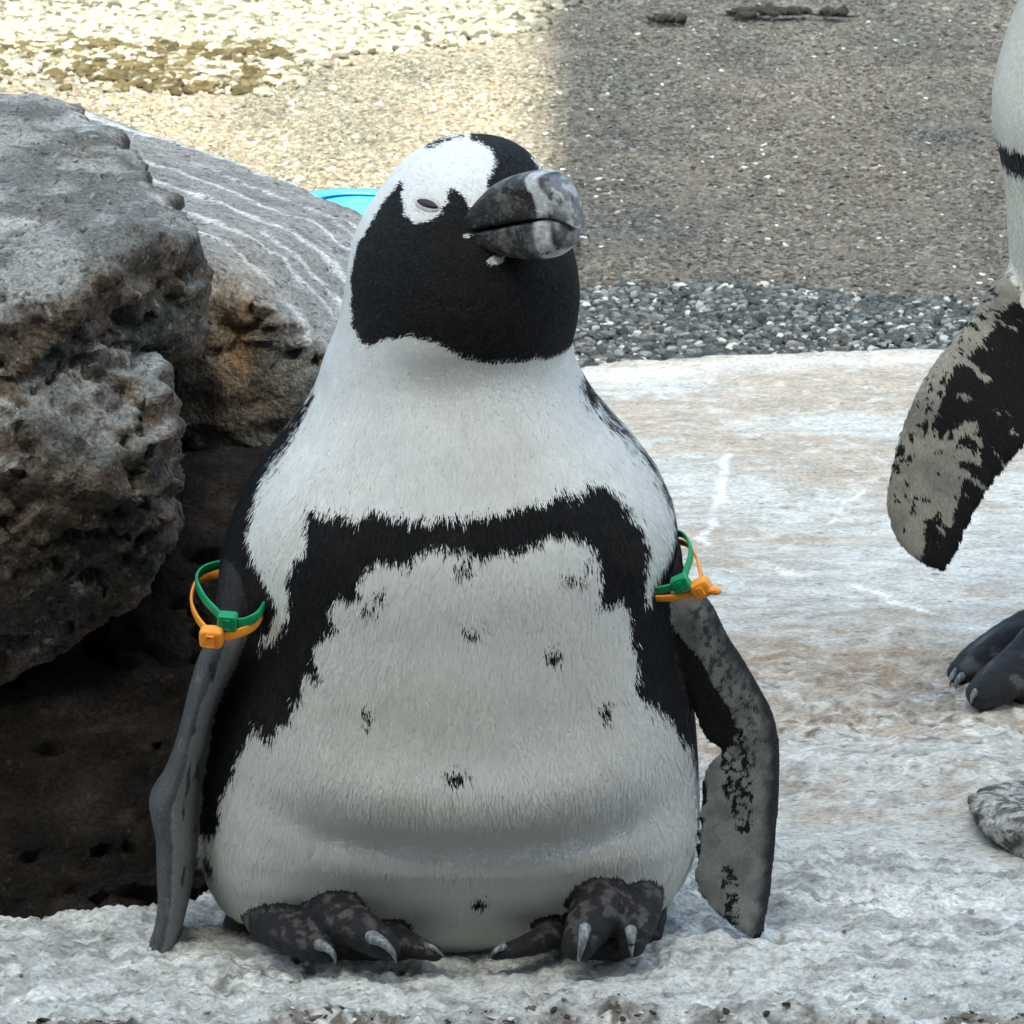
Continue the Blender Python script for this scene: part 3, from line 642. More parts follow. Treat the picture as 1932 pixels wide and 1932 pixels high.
# feet
def toe(pts): 
    P_ = [at(a, b, c) for a, b, c, r_ in pts]; return tube(P_, [r_ for *_, r_ in pts], 28, 14, .88, .11)
for pts in ([(505, 1728, -.08, .017), (535, 1750, -.112, .0165), (575, 1774, -.132, .0135), (607, 1792, -.142, .0100)],
            [(585, 1715, -.09, .018), (640, 1733, -.128, .0165), (692, 1762, -.145, .0135), (728, 1786, -.152, .0105)],
            [(700, 1755, -.10, .012), (770, 1782, -.130, .0095), (820, 1799, -.138, .006)],
            [(560, 1770, -.10, .012), (640, 1790, -.125, .008), (760, 1800, -.132, .005)],
            [(452, 1735, -.045, .011), (452, 1765, -.055, .0105), (462, 1795, -.07, .008)]):
    sh.add(toe(pts), 3)
for pts in ([(1150, 1675, -.085, .018), (1130, 1712, -.120, .0180), (1108, 1752, -.138, .0150), (1092, 1782, -.147, .0115)],
            [(1205, 1672, -.075, .016), (1203, 1712, -.108, .0158), (1196, 1750, -.126, .0135), (1192, 1778, -.134, .0105)],
            [(1070, 1750, -.10, .012), (1000, 1782, -.128, .0085), (935, 1799, -.135, .005)],
            [(1100, 1785, -.11, .010), (1150, 1790, -.122, .0085), (1195, 1785, -.115, .008)],
            [(1226, 1690, -.05, .011), (1228, 1730, -.062, .0105), (1226, 1762, -.07, .0085)]):
    sh.add(toe(pts), 4)
me1, W1, N1, L1 = sh.mesh(.0021, 3, (1, 2, 3, 4))

# colour regions measured on the photograph, turned into body coordinates (x, z) on the front surface
def to_body(pts, clampY=None):
    out = []
    for ox, oy in pts:
        Y = -.08
        for _ in range(8):
            q = at(ox, oy, Y); Y = .5 * Y + .5 * float(front1(q[0], q[2]))
        q = at(ox, oy, Y); out.append((q[0], q[2]))
    return np.array(out)
def z1(l): return to_body([((650 + a * .31056) * K, (230 + b * .31056) * K) for a, b in l])
def z8(l): return to_body([((500 + a * .49172) * K, (900 + b * .49172) * K) for a, b in l])
FACE = z1([(575, 435), (540, 480), (500, 530), (450, 590), (390, 680), (330, 790), (275, 860), (262, 930), (240, 1010), (222, 1090), (237, 1200), (230, 1290), (245, 1340), (225, 1390), (260, 1430), (290, 1500), (345, 1545), (420, 1510), (480, 1478), (520, 1490), (600, 1465), (680, 1480), (770, 1510), (880, 1560), (960, 1600), (1060, 1630), (1180, 1650), (1300, 1640), (1380, 1640), (1440, 1605), (1500, 1625), (1560, 1650), (1610, 1620), (1670, 1560), (1800, 1450), (1900, 1100), (1900, 500), (1560, 400), (1480, 400), (1430, 310), (1400, 235), (1380, 180), (1200, 100), (1030, 110), (1020, 185), (1090, 210), (1150, 245), (1185, 300), (1190, 350), (1165, 410), (1132, 465), (1150, 560), (1040, 655), (1005, 610), (975, 555), (930, 515), (885, 515), (862, 610), (832, 660), (790, 700), (665, 735), (590, 675), (583, 620), (567, 570), (578, 500)])
CROWN = z1([(700, 225), (760, 180), (900, 120), (1000, 110), (985, 170), (930, 165), (830, 205), (730, 245)])
BAND = z8([(275, 265), (330, 300), (430, 300), (480, 330), (520, 290), (600, 290), (700, 320), (800, 310), (900, 322), (1000, 298), (1100, 282), (1180, 262), (1285, 232), (1300, 205), (1380, 222), (1430, 180), (1500, 185), (1560, 240), (1600, 300), (1660, 360), (1680, 450), (1680, 560), (1668, 640), (1690, 690),
           (1720, 700), (2100, 760), (2100, 1460), (1890, 1400), (1862, 1300), (1830, 1230), (1760, 1135), (1690, 1092), (1630, 1055), (1640, 980), (1630, 900), (1620, 800), (1618, 690), (1560, 650), (1495, 690), (1478, 620), (1490, 540), (1470, 450), (1420, 402), (1340, 387), (1270, 397), (1200, 430), (1120, 460), (1090, 437), (1040, 460), (980, 472), (900, 452), (830, 452), (760, 432), (720, 460), (690, 510), (620, 490), (560, 480), (490, 550), (470, 650), (400, 640), (360, 700), (400, 760), (330, 800), (290, 880), (320, 1000), (250, 960), (262, 1050), (200, 1090), (212, 1140), (150, 1170), (110, 1250), (60, 1180), (0, 1265), (-30, 1330), (-60, 1420), (-90, 1500), (-115, 1600), (-130, 1660), (-500, 1660), (-500, 930), (40, 930), (60, 880), (100, 845), (150, 800), (190, 742), (188, 640), (200, 520), (250, 460), (265, 400)])
def ob(l): return to_body(l)
SHL = ob([(590, 690), (592, 740), (574, 795), (540, 850), (503, 900), (480, 960), (471, 1000), (479, 1040), (503, 1085), (518, 1125), (521, 1150), (508, 1185), (490, 1215), (484, 1262), (300, 1262), (300, 690)])
SHR = ob([(1090, 720), (1110, 752), (1150, 795), (1200, 845), (1235, 893), (1262, 950), (1272, 985), (1265, 1030), (1240, 1080), (1224, 1120), (1221, 1160), (1400, 1190), (1400, 700)])
SPOTS = [(z8([(a, b)])[0], rx * .49172 * .000302, rz * .49172 * .000302) for a, b, rx, rz in ((960, 785, 38, 17), (920, 515, 42, 22), (1290, 890, 34, 42), (510, 1140, 30, 32), (1500, 1128, 26, 40), (888, 1385, 50, 30), (1350, 560, 40, 18), (1412, 578, 24, 16), (520, 690, 32, 22), (560, 640, 30, 20), (1440, 500, 26, 22), (1200, 330, 10, 10))] + [(ob([(904, 1710)])[0], .0045, .0075), (ob([(392, 1628)])[0], .004, .011)]
GAPE = [(z1([(1005, 815)])[0], .0026, .0016), (z1([(1190, 965)])[0], .0046, .0024)]
def black1(p, jit=0, r=None):
    """1 = black feather, 0 = white"""
    x = p[:, 0] + .0016 * fbm(p, 190, 2, 161) + .0034 * fbm(p, 75, 3, 162); zz = p[:, 2] + .0026 * fbm(p * [1, 1, .5], 240, 2, 163) + .0032 * fbm(p, 70, 3, 164)
    fw = p[:, 2] > at(890, 690, -.08)[2]
    jx, jz = (r.normal(0, 1, len(p)), r.normal(0, 1, len(p))) if r is not None else (0, 0)
    x = x + .0011 * jx; zz = zz + .0017 * jz
    xf = np.where(fw, p[:, 0] + .0007 * fbm(p, 300, 2, 165) + .0004 * jx, x); zf = np.where(fw, p[:, 2] + .0008 * fbm(p, 300, 2, 166) + .0004 * jz, zz)
    yc = yc1(p[:, 2]); yb = yb1(p[:, 2])
    isfront = p[:, 1] < yc + .012
    b = (in_poly(xf, zf, FACE) & fw) | (in_poly(xf, zf, CROWN) & fw) | in_poly(x, zz, BAND) | in_poly(x, zz, SHL) | in_poly(x, zz, SHR)
    for (c, rx, rz) in SPOTS:
        q = ((x - c[0]) / rx) ** 2 + ((zz - c[1]) / rz) ** 2
        b |= q < (1 if r is None else r.uniform(.1, 1.1, len(x)))
    for (c, rx, rz) in GAPE: b &= ~(((p[:, 0] - c[0]) / rx) ** 2 + ((p[:, 2] - c[1]) / rz) ** 2 < 1)
    back = p[:, 1] > yc + .40 * (yb - yc) + .006 * fbm(p, 60, 2, 167)
    return np.where(isfront, b, back | (b & ~fw)).astype(float)
WHITE = np.array([.88, .90, .895]); BLK = np.array([.010, .0105, .012])
def feather_col1(p, r):
    b = black1(p, r=r)
    w_ = np.tile(WHITE, (len(p), 1)); cream = sstep(-.1, .5, fbm(p, 14, 3, 171)); w_ = mixc(w_, np.array([.80, .79, .73]), cream * .6)
    w_ *= (r.uniform(.93, 1.03, len(p)) * (1 + .06 * fbm(p * [1, 1, .35], 120, 2, 173)))[:, None]
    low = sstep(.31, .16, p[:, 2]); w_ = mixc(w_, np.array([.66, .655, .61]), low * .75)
    k = np.tile(BLK, (len(p), 1)) * r.uniform(.5, 1.8, (len(p), 1))
    br = sstep(.1, .5, fbm(p, 25, 3, 172)) * r.random(len(p)); k = mixc(k, np.array([.040, .032, .026]), br * .6)
    return mixc(w_, k, b)
bodyc = mixc(np.tile(WHITE * .93, (len(W1), 1)), np.tile(BLK, (len(W1), 1)), black1(W1))
# flipper seen from inside: pale grey with black feather marks
def plane(l, Y=-.062): return np.array([(q[0], q[2]) for q in (at(a, b, Y) for a, b in l)])
def z3(l): return plane([((1250 + a * .492) * K, (1050 + b * .492) * K) for a, b in l])
def flip1(p, nv):
    x, zz = p[:, 0] + .0012 * fbm(p, 260, 2, 181), p[:, 2] + .0015 * fbm(p, 260, 2, 182)
    fc = np.tile(np.array([.27, .275, .265]), (len(p), 1)); fc = mixc(fc, np.array([.13, .135, .14]), sstep(-.2, .35, fbm(p, 70, 3, 183)) * .6)
    edge = z3([(440, 370), (500, 500), (570, 620), (650, 740), (700, 860), (712, 1000), (700, 1250), (690, 1450), (660, 1620), (630, 1780)])
    de = poly_dist(p[:, 0], p[:, 2], edge); fc = mixc(fc, np.array([.035, .036, .04]), 1 - sstep(.003, .012, de + .004 * fbm(p, 120, 3, 184)))
    spk = z3([(400, 400), (440, 600), (560, 800), (600, 1000)]); ds = poly_dist(p[:, 0], p[:, 2], spk)
    fc = mixc(fc, np.array([.03, .03, .034]), (1 - sstep(.006, .014, ds)) * sstep(.05, .25, fbm(p, 240, 3, 185)) * .8)
    blk = in_poly(x, zz, z3([(120, 330), (160, 370), (240, 430), (330, 540), (390, 610), (440, 720), (500, 800), (540, 900), (480, 990), (420, 980), (340, 820), (200, 800), (60, 600)]))
    blk |= in_poly(x, zz, z3([(110, 60), (200, 60), (310, 60), (310, 240), (240, 270), (180, 270), (110, 300)]))
    mz = in_poly(x, zz, z3([(470, 880), (550, 880), (600, 1100), (590, 1310), (530, 1310), (500, 1180), (460, 1140)])); blk |= mz & (np.abs(fbm(p, 150, 2, 186)) < .16)
    mz = in_poly(x, zz, z3([(470, 1440), (530, 1440), (540, 1690), (440, 1680)])); blk |= mz & (fbm(p * [1, 1, 2.2], 170, 2, 187) > .08)
    blk |= in_poly(x, zz, z3([(370, 1080), (405, 1110), (410, 1180), (390, 1210), (370, 1200)])) | in_poly(x, zz, z3([(520, 1740), (640, 1700), (640, 1800), (560, 1800)]))
    mz = in_poly(x, zz, z3([(360, 1220), (395, 1240), (380, 1380), (380, 1430), (350, 1440)])); blk |= mz & (fbm(p, 200, 2, 188) > -.1)
    fc = mixc(fc, np.array([.010, .010, .011]), blk.astype(float))
    out = (nv[:, 1] > .25); fc[out] = [.02, .021, .024]
    fc[(p[:, 2] > at(1280, 1095, -.055)[2])] = [.012, .012, .013]
    return fc
def flip2(p, nv):
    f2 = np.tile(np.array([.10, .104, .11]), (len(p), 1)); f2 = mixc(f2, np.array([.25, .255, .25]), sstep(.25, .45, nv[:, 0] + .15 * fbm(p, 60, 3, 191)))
    f2 = mixc(f2, np.array([.02, .02, .022]), sstep(.3, .45, fbm(p * [1, 1, .35], 110, 3, 192)) * .8); f2 = mixc(f2, np.array([.24, .25, .26]), sstep(.33, .5, fbm(p * [1, 1, .4], 140, 3, 193)) * .5)
    f2[(p[:, 2] > at(420, 1180, -.08)[2])] = [.018, .018, .019]
    return f2
fc, f2 = flip1(W1, N1), flip2(W1, N1)
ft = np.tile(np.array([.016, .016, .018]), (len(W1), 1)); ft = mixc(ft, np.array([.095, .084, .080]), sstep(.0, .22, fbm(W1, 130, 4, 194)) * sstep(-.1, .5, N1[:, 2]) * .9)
ft = mixc(ft, np.array([.12, .125, .125]), (sstep(.04, .0, np.abs(W1[:, 0] - at(452, 1760, -.055)[0]) - .012) * 1.0) * (W1[:, 0] < at(478, 1760, -.05)[0]))
col = np.where((L1 == 1)[:, None], fc, np.where((L1 == 2)[:, None], f2, np.where((L1 >= 3)[:, None], ft, bodyc)))
set_col(me1, col)
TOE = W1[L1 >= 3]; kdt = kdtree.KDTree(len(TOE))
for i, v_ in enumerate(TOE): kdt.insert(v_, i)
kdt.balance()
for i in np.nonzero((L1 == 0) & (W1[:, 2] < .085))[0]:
    if kdt.find(W1[i])[2] < .0040: col[i] = [.02, .02, .022]      # belly shade painted as a dark rim where the toes leave the plumage
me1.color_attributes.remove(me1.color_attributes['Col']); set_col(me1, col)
pen = empty('penguin', (0, 0, 0), label='seated black and white penguin with banded flippers and nearly closed eye', category='penguin')
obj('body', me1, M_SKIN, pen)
BB = at(1010, 440, -.06)   # where the bill leaves the face
def flow1(p):
    d = np.tile(np.array([0, 0, -1.0]), (len(p), 1)); d[:, 0] = 1.2 * (p[:, 0] - .0) * sstep(.35, .2, p[:, 2])
    h = sstep(at(890, 760, 0)[2], at(890, 600, 0)[2], p[:, 2]); rad = p - BB; rad /= np.linalg.norm(rad, axis=1)[:, None] + 1e-6
    return d * (1 - h)[:, None] + rad * h[:, None]
def len1(p):
    h = sstep(at(890, 800, 0)[2], at(890, 620, 0)[2], p[:, 2]); return .0070 * (1 - h) + .0030 * h
def keep1(c):
    e = at(878 * K, 424 * K, front1(*at(878 * K, 424 * K, -.06)[[0, 2]])); q = np.hypot((c[:, 0] - e[0]) / .009, (c[:, 2] - e[2]) / .0055)
    k = ~((q < 1) & (c[:, 1] < -.02)) & (c[:, 2] > .004)
    for i in np.nonzero(k & (c[:, 2] < .09))[0]:
        if kdt.find(c[i])[2] < .0042: k[i] = False
    return k
def fl_flow(p):
    d = np.tile(np.array([-.25, 0, -1.0]), (len(p), 1)); return d
plumage('plumage', me1, L1, lambda p, n_, r: flip1(p, n_) * r.uniform(.8, 1.15, (len(p), 1)), fl_flow, lambda p: np.full(len(p), .0024), 50000, pen, 202, width=.00033, labs=(1,), nrm=True)
plumage('plumage', me1, L1, lambda p, n_, r: flip2(p, n_) * r.uniform(.8, 1.15, (len(p), 1)), fl_flow, lambda p: np.full(len(p), .0020), 24000, pen, 203, width=.00036, labs=(2,), nrm=True)
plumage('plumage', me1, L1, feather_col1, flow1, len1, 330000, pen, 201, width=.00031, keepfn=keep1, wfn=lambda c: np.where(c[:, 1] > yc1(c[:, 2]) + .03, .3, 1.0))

# bill
BC = at(938, 424, -.060); yaw = R(43); ax = np.array([math.cos(yaw), -math.sin(yaw), .30]); ax /= np.linalg.norm(ax); sd_ = np.array([math.sin(yaw), math.cos(yaw), 0]); up = np.cross(sd_, ax) * -1; up = up if up[2] > 0 else -up
def mandible(st, flat, m=90):
    """st: (s, half_width, top, bottom, side_shift) along the bill axis from the face"""
    S = catmull(np.array(st), 8); th = np.linspace(0, 2 * math.pi, m, endpoint=False); rg = []
    for s, hw, tp, bt in S:
        c = BC + ax * s; mz_ = (tp + bt) / 2; hz = (tp - bt) / 2; ct, st_ = np.cos(th), np.sin(th)
        e = np.where(st_ * flat > 0, 2 / 8.0, 2 / 3.0); rg.append(c + np.outer(hw * np.sign(ct) * np.abs(ct) ** e, sd_) + np.outer(mz_ + hz * np.sign(st_) * np.abs(st_) ** e, up))
    return loft(rg)
v, q, t = mandible([(-.022, .020, .004, -.001), (-.010, .0195, .0105, -.001), (.002, .019, .0185, -.0005), (.014, .0182, .0245, -.0005), (.028, .0168, .0272, -.0005), (.040, .0150, .0270, -.001), (.050, .0135, .0250, -.0015), (.058, .0112, .0200, -.004), (.064, .0078, .0120, -.008), (.0670, .0042, .002, -.0115), (.0676, .0008, -.005, -.0095)], -1)
me = mesh_np('upper_mandible', v, [q, t]); nn = normals_of(me)
def billcol(v, upper):
    rel = v - BC; s = rel @ ax; zz = rel @ up; lat = rel @ sd_
    c = np.tile(np.array([.016, .016, .017]), (len(v), 1)); c = mixc(c, np.array([.125, .119, .113]) * sstep(-.01, .03, s)[:, None] + .012, sstep(-.05, .3, fbm(v, 120, 4, 211)))
    c = mixc(c, np.array([.012, .012, .013]), sstep(.18, .4, fbm(v, 210, 3, 212)) * .8)
    tipm = sstep(.054, .058, s + .002 * fbm(v, 200, 2, 213)); c = mixc(c, np.array([.17, .18, .195]), tipm * .9)
    c = mixc(c, np.array([.50, .52, .54]), tipm * sstep(.0, .2, fbm(v, 150, 2, 214)) * .75)
    s0 = (.0500 + .003 * np.sin(zz * 200)) if upper else (.0475 + .12 * (zz + .012))
    bw = .0050 if upper else .0062
    band = (1 - sstep(bw * .6, bw * 1.1, np.abs(s - s0 + .0012 * fbm(v, 180, 2, 215)))); c = mixc(c, np.array([.62, .64, .64]), band * .92)
    if upper:
        nos = np.abs(zz - .0165 + .35 * (s - .036)) ; c = mixc(c, np.array([.004, .0015, .0015]), ((nos < .0026 - .06 * np.abs(s - .037)) & (s > .026) & (s < .047) & (lat < 0)).astype(float))
    return c
set_col(me, billcol(v, True)); obj('upper_mandible', me, M_BILL, pen, label='dark grey hooked upper bill with pale band')
v, q, t = mandible([(-.022, .019, .0005, -.003), (-.010, .0185, -.0012, -.0085), (.002, .018, -.0012, -.0145), (.014, .0172, -.0015, -.0205), (.028, .0160, -.0015, -.0240), (.040, .0145, -.0018, -.0255), (.050, .0125, -.0025, -.0225), (.057, .0095, -.0045, -.0175), (.061, .005, -.0075, -.013), (.0620, .0008, -.0095, -.0105)], 1)
me = mesh_np('lower_mandible', v, [q, t]); set_col(me, billcol(v, False)); obj('lower_mandible', me, M_BILL, pen, label='dark grey lower bill with pale band')

# eye
def on_face(ox, oy):
    Y = -.05
    for _ in range(12):
        q = at(ox, oy, Y); Y = .5 * Y + .5 * float(front1(q[0], q[2]))
    return at(ox, oy, Y)
kd1 = kdtree.KDTree(len(W1))
for i, v_ in enumerate(W1): kd1.insert(v_, i)
kd1.balance()
def lens_mesh(name, c, nrm, rx, rz, rn, tilt, mat, parent, pinch=1.6, **props):
    nrm = nrm / np.linalg.norm(nrm); s = np.cross([0, 0, 1.0], nrm); s /= np.linalg.norm(s); u = np.cross(nrm, s)
    s2 = s * math.cos(tilt) + u * math.sin(tilt); u2 = np.cross(nrm, s2)
    th = np.linspace(0, 2 * math.pi, 40, endpoint=False); rg = []
    for f in np.linspace(-1, 1, 17):
        k = math.sqrt(max(1 - f * f, 1e-6)); ct, st_ = np.cos(th), np.sin(th)
        rg.append(c + np.outer(rx * k * ct, s2) + np.outer(rz * k * st_ * np.abs(st_) ** (pinch - 1), u2) + nrm * rn * f)
    v, q, t = loft(rg); me = mesh_np(name, v, [q, t]); return obj(name, me, mat, parent, **props)
e0 = on_face(877 * K, 421 * K); _, ie, _ = kd1.find(e0); en = N1[ie]; e0 = W1[ie]
lens_mesh('eyelid', e0 - en * .0008, en, .0088, .0052, .0022, R(-10), M_LID, pen, 1.0, label='pinkish grey lids around the narrowed eye')
lens_mesh('eye', e0 + en * .0006, en, .0078, .0027, .0015, R(-12), M_EYE, pen, 1.5)
# claws
def claw(P_, r0, parent):
    P_ = np.array([at(*q_) for q_ in P_]); v, q, t = tube(P_, np.linspace(r0 * .78, .0006, len(P_)), 14, 6)
    me = mesh_np('claw', v, [q, t]); f = sstep(0, .028, np.linalg.norm(v - P_[0], axis=1)); c = mixc(np.array([.10, .11, .115]), np.array([.30, .335, .35]), sstep(-.2, .3, fbm(v * [3, 1, 1], 160, 3, 221)))
    set_col(me, c); return obj('claw', me, M_CLAW, parent)
claw([(603, 1783, -.148), (618, 1789, -.156), (630, 1802, -.158), (632, 1818, -.155)], .0048, pen)
claw([(702, 1768, -.157), (722, 1778, -.165), (740, 1796, -.167), (748, 1816, -.165)], .0056, pen)
claw([(805, 1785, -.139), (820, 1790, -.142), (838, 1806, -.140)], .003, pen)
claw([(1103, 1752, -.154), (1100, 1772, -.162), (1095, 1796, -.163), (1090, 1819, -.158)], .0052, pen)
claw([(1190, 1756, -.139), (1191, 1772, -.146), (1191, 1788, -.147), (1192, 1803, -.143)], .0048, pen)
claw([(950, 1786, -.137), (935, 1794, -.140), (922, 1808, -.137)], .003, pen)

# ------------------------------------------------------------------ flipper bands (cable ties)
def band(nm, pts, mat, clasp, knob, tail, wid=.0056, thk=.0018, **props):
    P_ = np.array([at(a * K, b * K, c) for a, b, c in pts]); Q_ = catmull(P_, 12, closed=True)
    cen = Q_.mean(0); nrm = np.zeros(3)
    for i in range(len(Q_)): nrm += np.cross(Q_[i] - cen, Q_[(i + 1) % len(Q_)] - cen)
    nrm /= np.linalg.norm(nrm); d = np.roll(Q_, -1, 0) - np.roll(Q_, 1, 0); d /= np.linalg.norm(d, axis=1)[:, None]
    o_ = np.cross(d, nrm); o_ /= np.linalg.norm(o_, axis=1)[:, None]; w2 = np.cross(o_, d)
    sec = [(-.5, -.35), (-.4, -.5), (.4, -.5), (.5, -.35), (.5, .35), (.4, .5), (-.4, .5), (-.5, .35)]
    rg = np.stack([Q_ + w2 * (a * wid) + o_ * (b * thk) for a, b in sec], 1)
    n, m, _ = rg.shape; i = np.arange(n)[:, None]; j = np.arange(m)[None, :]
    Fq = np.stack([i * m + j, i * m + (j + 1) % m, ((i + 1) % n) * m + (j + 1) % m, ((i + 1) % n) * m + j], -1).reshape(-1, 4)
    root = empty(nm, cen, **props); obj('strap', mesh_np('strap', rg.reshape(-1, 3), [Fq]), mat, root)
    c = at(clasp[0] * K, clasp[1] * K, clasp[2]); k = np.argmin(np.linalg.norm(Q_ - c, axis=1))
    fwd = np.array([-.1, -.95, -.15]); fwd /= np.linalg.norm(fwd); dd = d[k] - fwd * (d[k] @ fwd); dd /= np.linalg.norm(dd); ss = np.cross(dd, fwd)
    sz = clasp[3]; ev = .45 if knob else .3
    sg = lambda a_, e_: np.sign(a_) * np.abs(a_) ** e_
    th = np.linspace(0, 2 * math.pi, 32, endpoint=False); rg2 = []
    for f in np.linspace(-math.pi / 2 + .02, math.pi / 2 - .02, 17):
        cf, sf = sg(math.cos(f), ev), sg(math.sin(f), ev)
        rg2.append(c + np.outer(cf * sg(np.cos(th), ev) * sz * .58, dd) + np.outer(cf * sg(np.sin(th), ev) * sz * .5, ss) + fwd * sf * sz * .45)
    v, q, t = loft(np.array(rg2)); obj('clasp', mesh_np('clasp', v, [q, t]), mat, root)
    # slot through the clasp
    bm = bmesh.new(); bmesh.ops.create_cube(bm, size=1)
    for v_ in bm.verts:
        a, b, e = v_.co; v_.co = Vector(c + fwd * sz * .45 + dd * a * sz * .32 + ss * b * sz * .55 + fwd * e * sz * .16)
    bmesh.ops.bevel(bm, geom=bm.edges[:], offset=sz * .05, segments=2, affect='EDGES', profile=.5)
    me = bpy.data.meshes.new('pawl'); bm.to_mesh(me); bm.free(); obj('pawl', me, mat, root)
    if tail is not None:
        tp = [at(a * K, b * K, cc) for a, b, cc in tail]; v, q, t = tube(tp, [sz * .28] * len(tp), 10, 4, .8); obj('strap_end', mesh_np('strap_end', v, [q, t]), mat, root)
    return root
band('flipper_band', [(500, 1150, -0.006), (454, 1157, -0.01), (416, 1170, -0.03), (403, 1192, -0.056), (418, 1226, -0.084), (440, 1251, -0.104), (465, 1272, -0.114), (500, 1276, -0.117), (530, 1260, -0.112), (545, 1228, -0.080), (540, 1185, -0.039), (525, 1158, -0.014)], M_GREEN, (467, 1274, -.116, .0105), False, None, label='green cable tie band on the flipper beside the dark rock', category='band')
band('flipper_band', [(490, 1172, -0.004), (430, 1180, -0.006), (402, 1200, -0.029), (393, 1235, -0.059), (403, 1265, -0.089), (420, 1288, -0.109), (440, 1305, -0.118), (490, 1298, -0.118), (524, 1279, -0.112), (540, 1247, -0.084), (538, 1205, -0.034), (520, 1180, -0.014)], M_ORANGE, (434, 1306, -.120, .0125), True, None, label='orange cable tie band on the flipper beside the dark rock', category='band')
band('flipper_band', [(1360, 1098, -.01), (1393, 1094, -.02), (1411, 1108, -.035), (1417, 1135, -.052), (1409, 1165, -.068), (1396, 1196, -.078), (1370, 1206, -.080), (1335, 1210, -.076), (1318, 1190, -.06), (1322, 1150, -.03), (1335, 1115, -.015)], M_GREEN, (1396, 1196, -.080, .0095), False, None, wid=.0048, label='green cable tie band on the flipper held clear of the belly, over the pale shelf', category='band')
band('flipper_band', [(1365, 1116, -.01), (1398, 1112, -.018), (1419, 1126, -.033), (1431, 1150, -.05), (1437, 1178, -.066), (1437, 1206, -.077), (1400, 1222, -.080), (1340, 1226, -.077), (1320, 1205, -.06), (1325, 1165, -.03), (1340, 1130, -.012)], M_ORANGE, (1438, 1206, -.079, .0115), True, [(1445, 1208, -.08), (1458, 1210, -.082), (1469, 1212, -.083)], wid=.0042, label='orange cable tie band on the flipper held clear of the belly, over the pale shelf', category='band')

# ================================================================== penguin 2 (standing at the right edge)
Y2 = .47
rows = []
#       oy   xl(o)  width(m)  yc   front back
def row2(oy, xl, wd, yc, yf, yb, e=2.1):
    a = at(xl, oy, Y2 + yc); rows.append((a[2], a[0], a[0] + wd, Y2 + yc, Y2 + yf, Y2 + yb, e))
for a_ in ((-470, 2010, .02, .0, -.01, .01), (-455, 1985, .06, .0, -.03, .03), (-420, 1960, .085, .0, -.045, .045), (-360, 1940, .10, .0, -.052, .052), (-290, 1945, .105, .0, -.055, .055), (-220, 1960, .10, .0, -.055, .055), (-150, 1965, .11, .0, -.06, .06),
           (-80, 1955, .13, .0, -.068, .068), (-20, 1935, .15, .0, -.078, .08), (20, 1917, .165, .0, -.085, .085), (60, 1902, .18, .0, -.092, .09), (120, 1884, .19, .0, -.097, .095), (180, 1873, .195, .0, -.10, .10), (225, 1872, .195, .0, -.10, .10), (262, 1880, .19, .0, -.10, .10), (310, 1891, .185, .0, -.10, .10),
           (360, 1899, .185, .0, -.10, .10), (450, 1904, .185, .0, -.102, .10), (540, 1909, .185, .0, -.104, .10), (650, 1916, .185, .0, -.105, .10), (760, 1925, .185, .0, -.105, .10), (870, 1938, .18, .0, -.102, .095), (960, 1955, .165, .0, -.095, .09), (1040, 1985, .14, .0, -.08, .08), (1100, 2020, .10, .0, -.06, .06), (1130, 2060, .05, .0, -.03, .03)):
    row2(*a_)
rings, front2, yc2, yb2 = ring_body(rows, m=150, n=200)
sh = Shell(); sh.add(loft(rings), 0)
YF = .36
F3 = [(2050, 560, 1950, 470, .50, .51, .020), (2015, 660, 1895, 512, .45, .465, .018), (1990, 740, 1838, 590, .40, .415, .013), (1950, 815, 1782, 658, .375, .388, .009), (1905, 868, 1735, 730, .365, .372, .008), (1870, 912, 1704, 800, .36, .366, .0072), (1845, 955, 1684, 870, .356, .36, .0066), (1826, 990, 1673, 935, .353, .356, .006), (1813, 1018, 1680, 990, .351, .353, .0055), (1804, 1043, 1705, 1034, .35, .351, .005), (1795, 1062, 1745, 1062, .349, .35, .004), (1789, 1070, 1775, 1072, .349, .349, .0022)]
sh.add(blade(F3, 1), 1)
F4 = [(2160, 520, 2230, 480, .47, .47, .016), (2200, 640, 2290, 600, .46, .46, .011), (2240, 760, 2340, 720, .455, .455, .008), (2270, 880, 2370, 860, .45, .45, .007), (2290, 980, 2370, 980, .45, .45, .006), (2310, 1040, 2340, 1045, .45, .45, .003)]
sh.add(blade(F4, 1), 2)
def leg2(pts, lab):
    sh.add(tube([at(a, b, c) for a, b, c, r_ in pts], [r_ for *_, r_ in pts], 24, 12, .85, .12), lab)
leg2([(2000, 1100, .47, .026), (1985, 1180, .46, .020), (1945, 1235, .445, .019), (1880, 1285, .425, .016), (1852, 1307, .415, .0125)], 3)
leg2([(1990, 1230, .45, .019), (1930, 1262, .43, .018), (1880, 1296, .415, .0165), (1853, 1312, .41, .0125)], 3)
leg2([(2020, 1245, .46, .018), (1970, 1280, .44, .016), (1935, 1300, .43, .013)], 3)
leg2([(2030, 1120, .50, .024), (2000, 1160, .52, .018), (1930, 1190, .52, .017), (1850, 1240, .505, .015), (1815, 1268, .495, .012)], 4)
leg2([(2000, 1190, .51, .017), (1900, 1215, .505, .017), (1850, 1256, .49, .0145), (1822, 1275, .485, .011)], 4)
leg2([(2030, 1200, .50, .017), (1960, 1240, .48, .016), (1910, 1275, .47, .012)], 4)
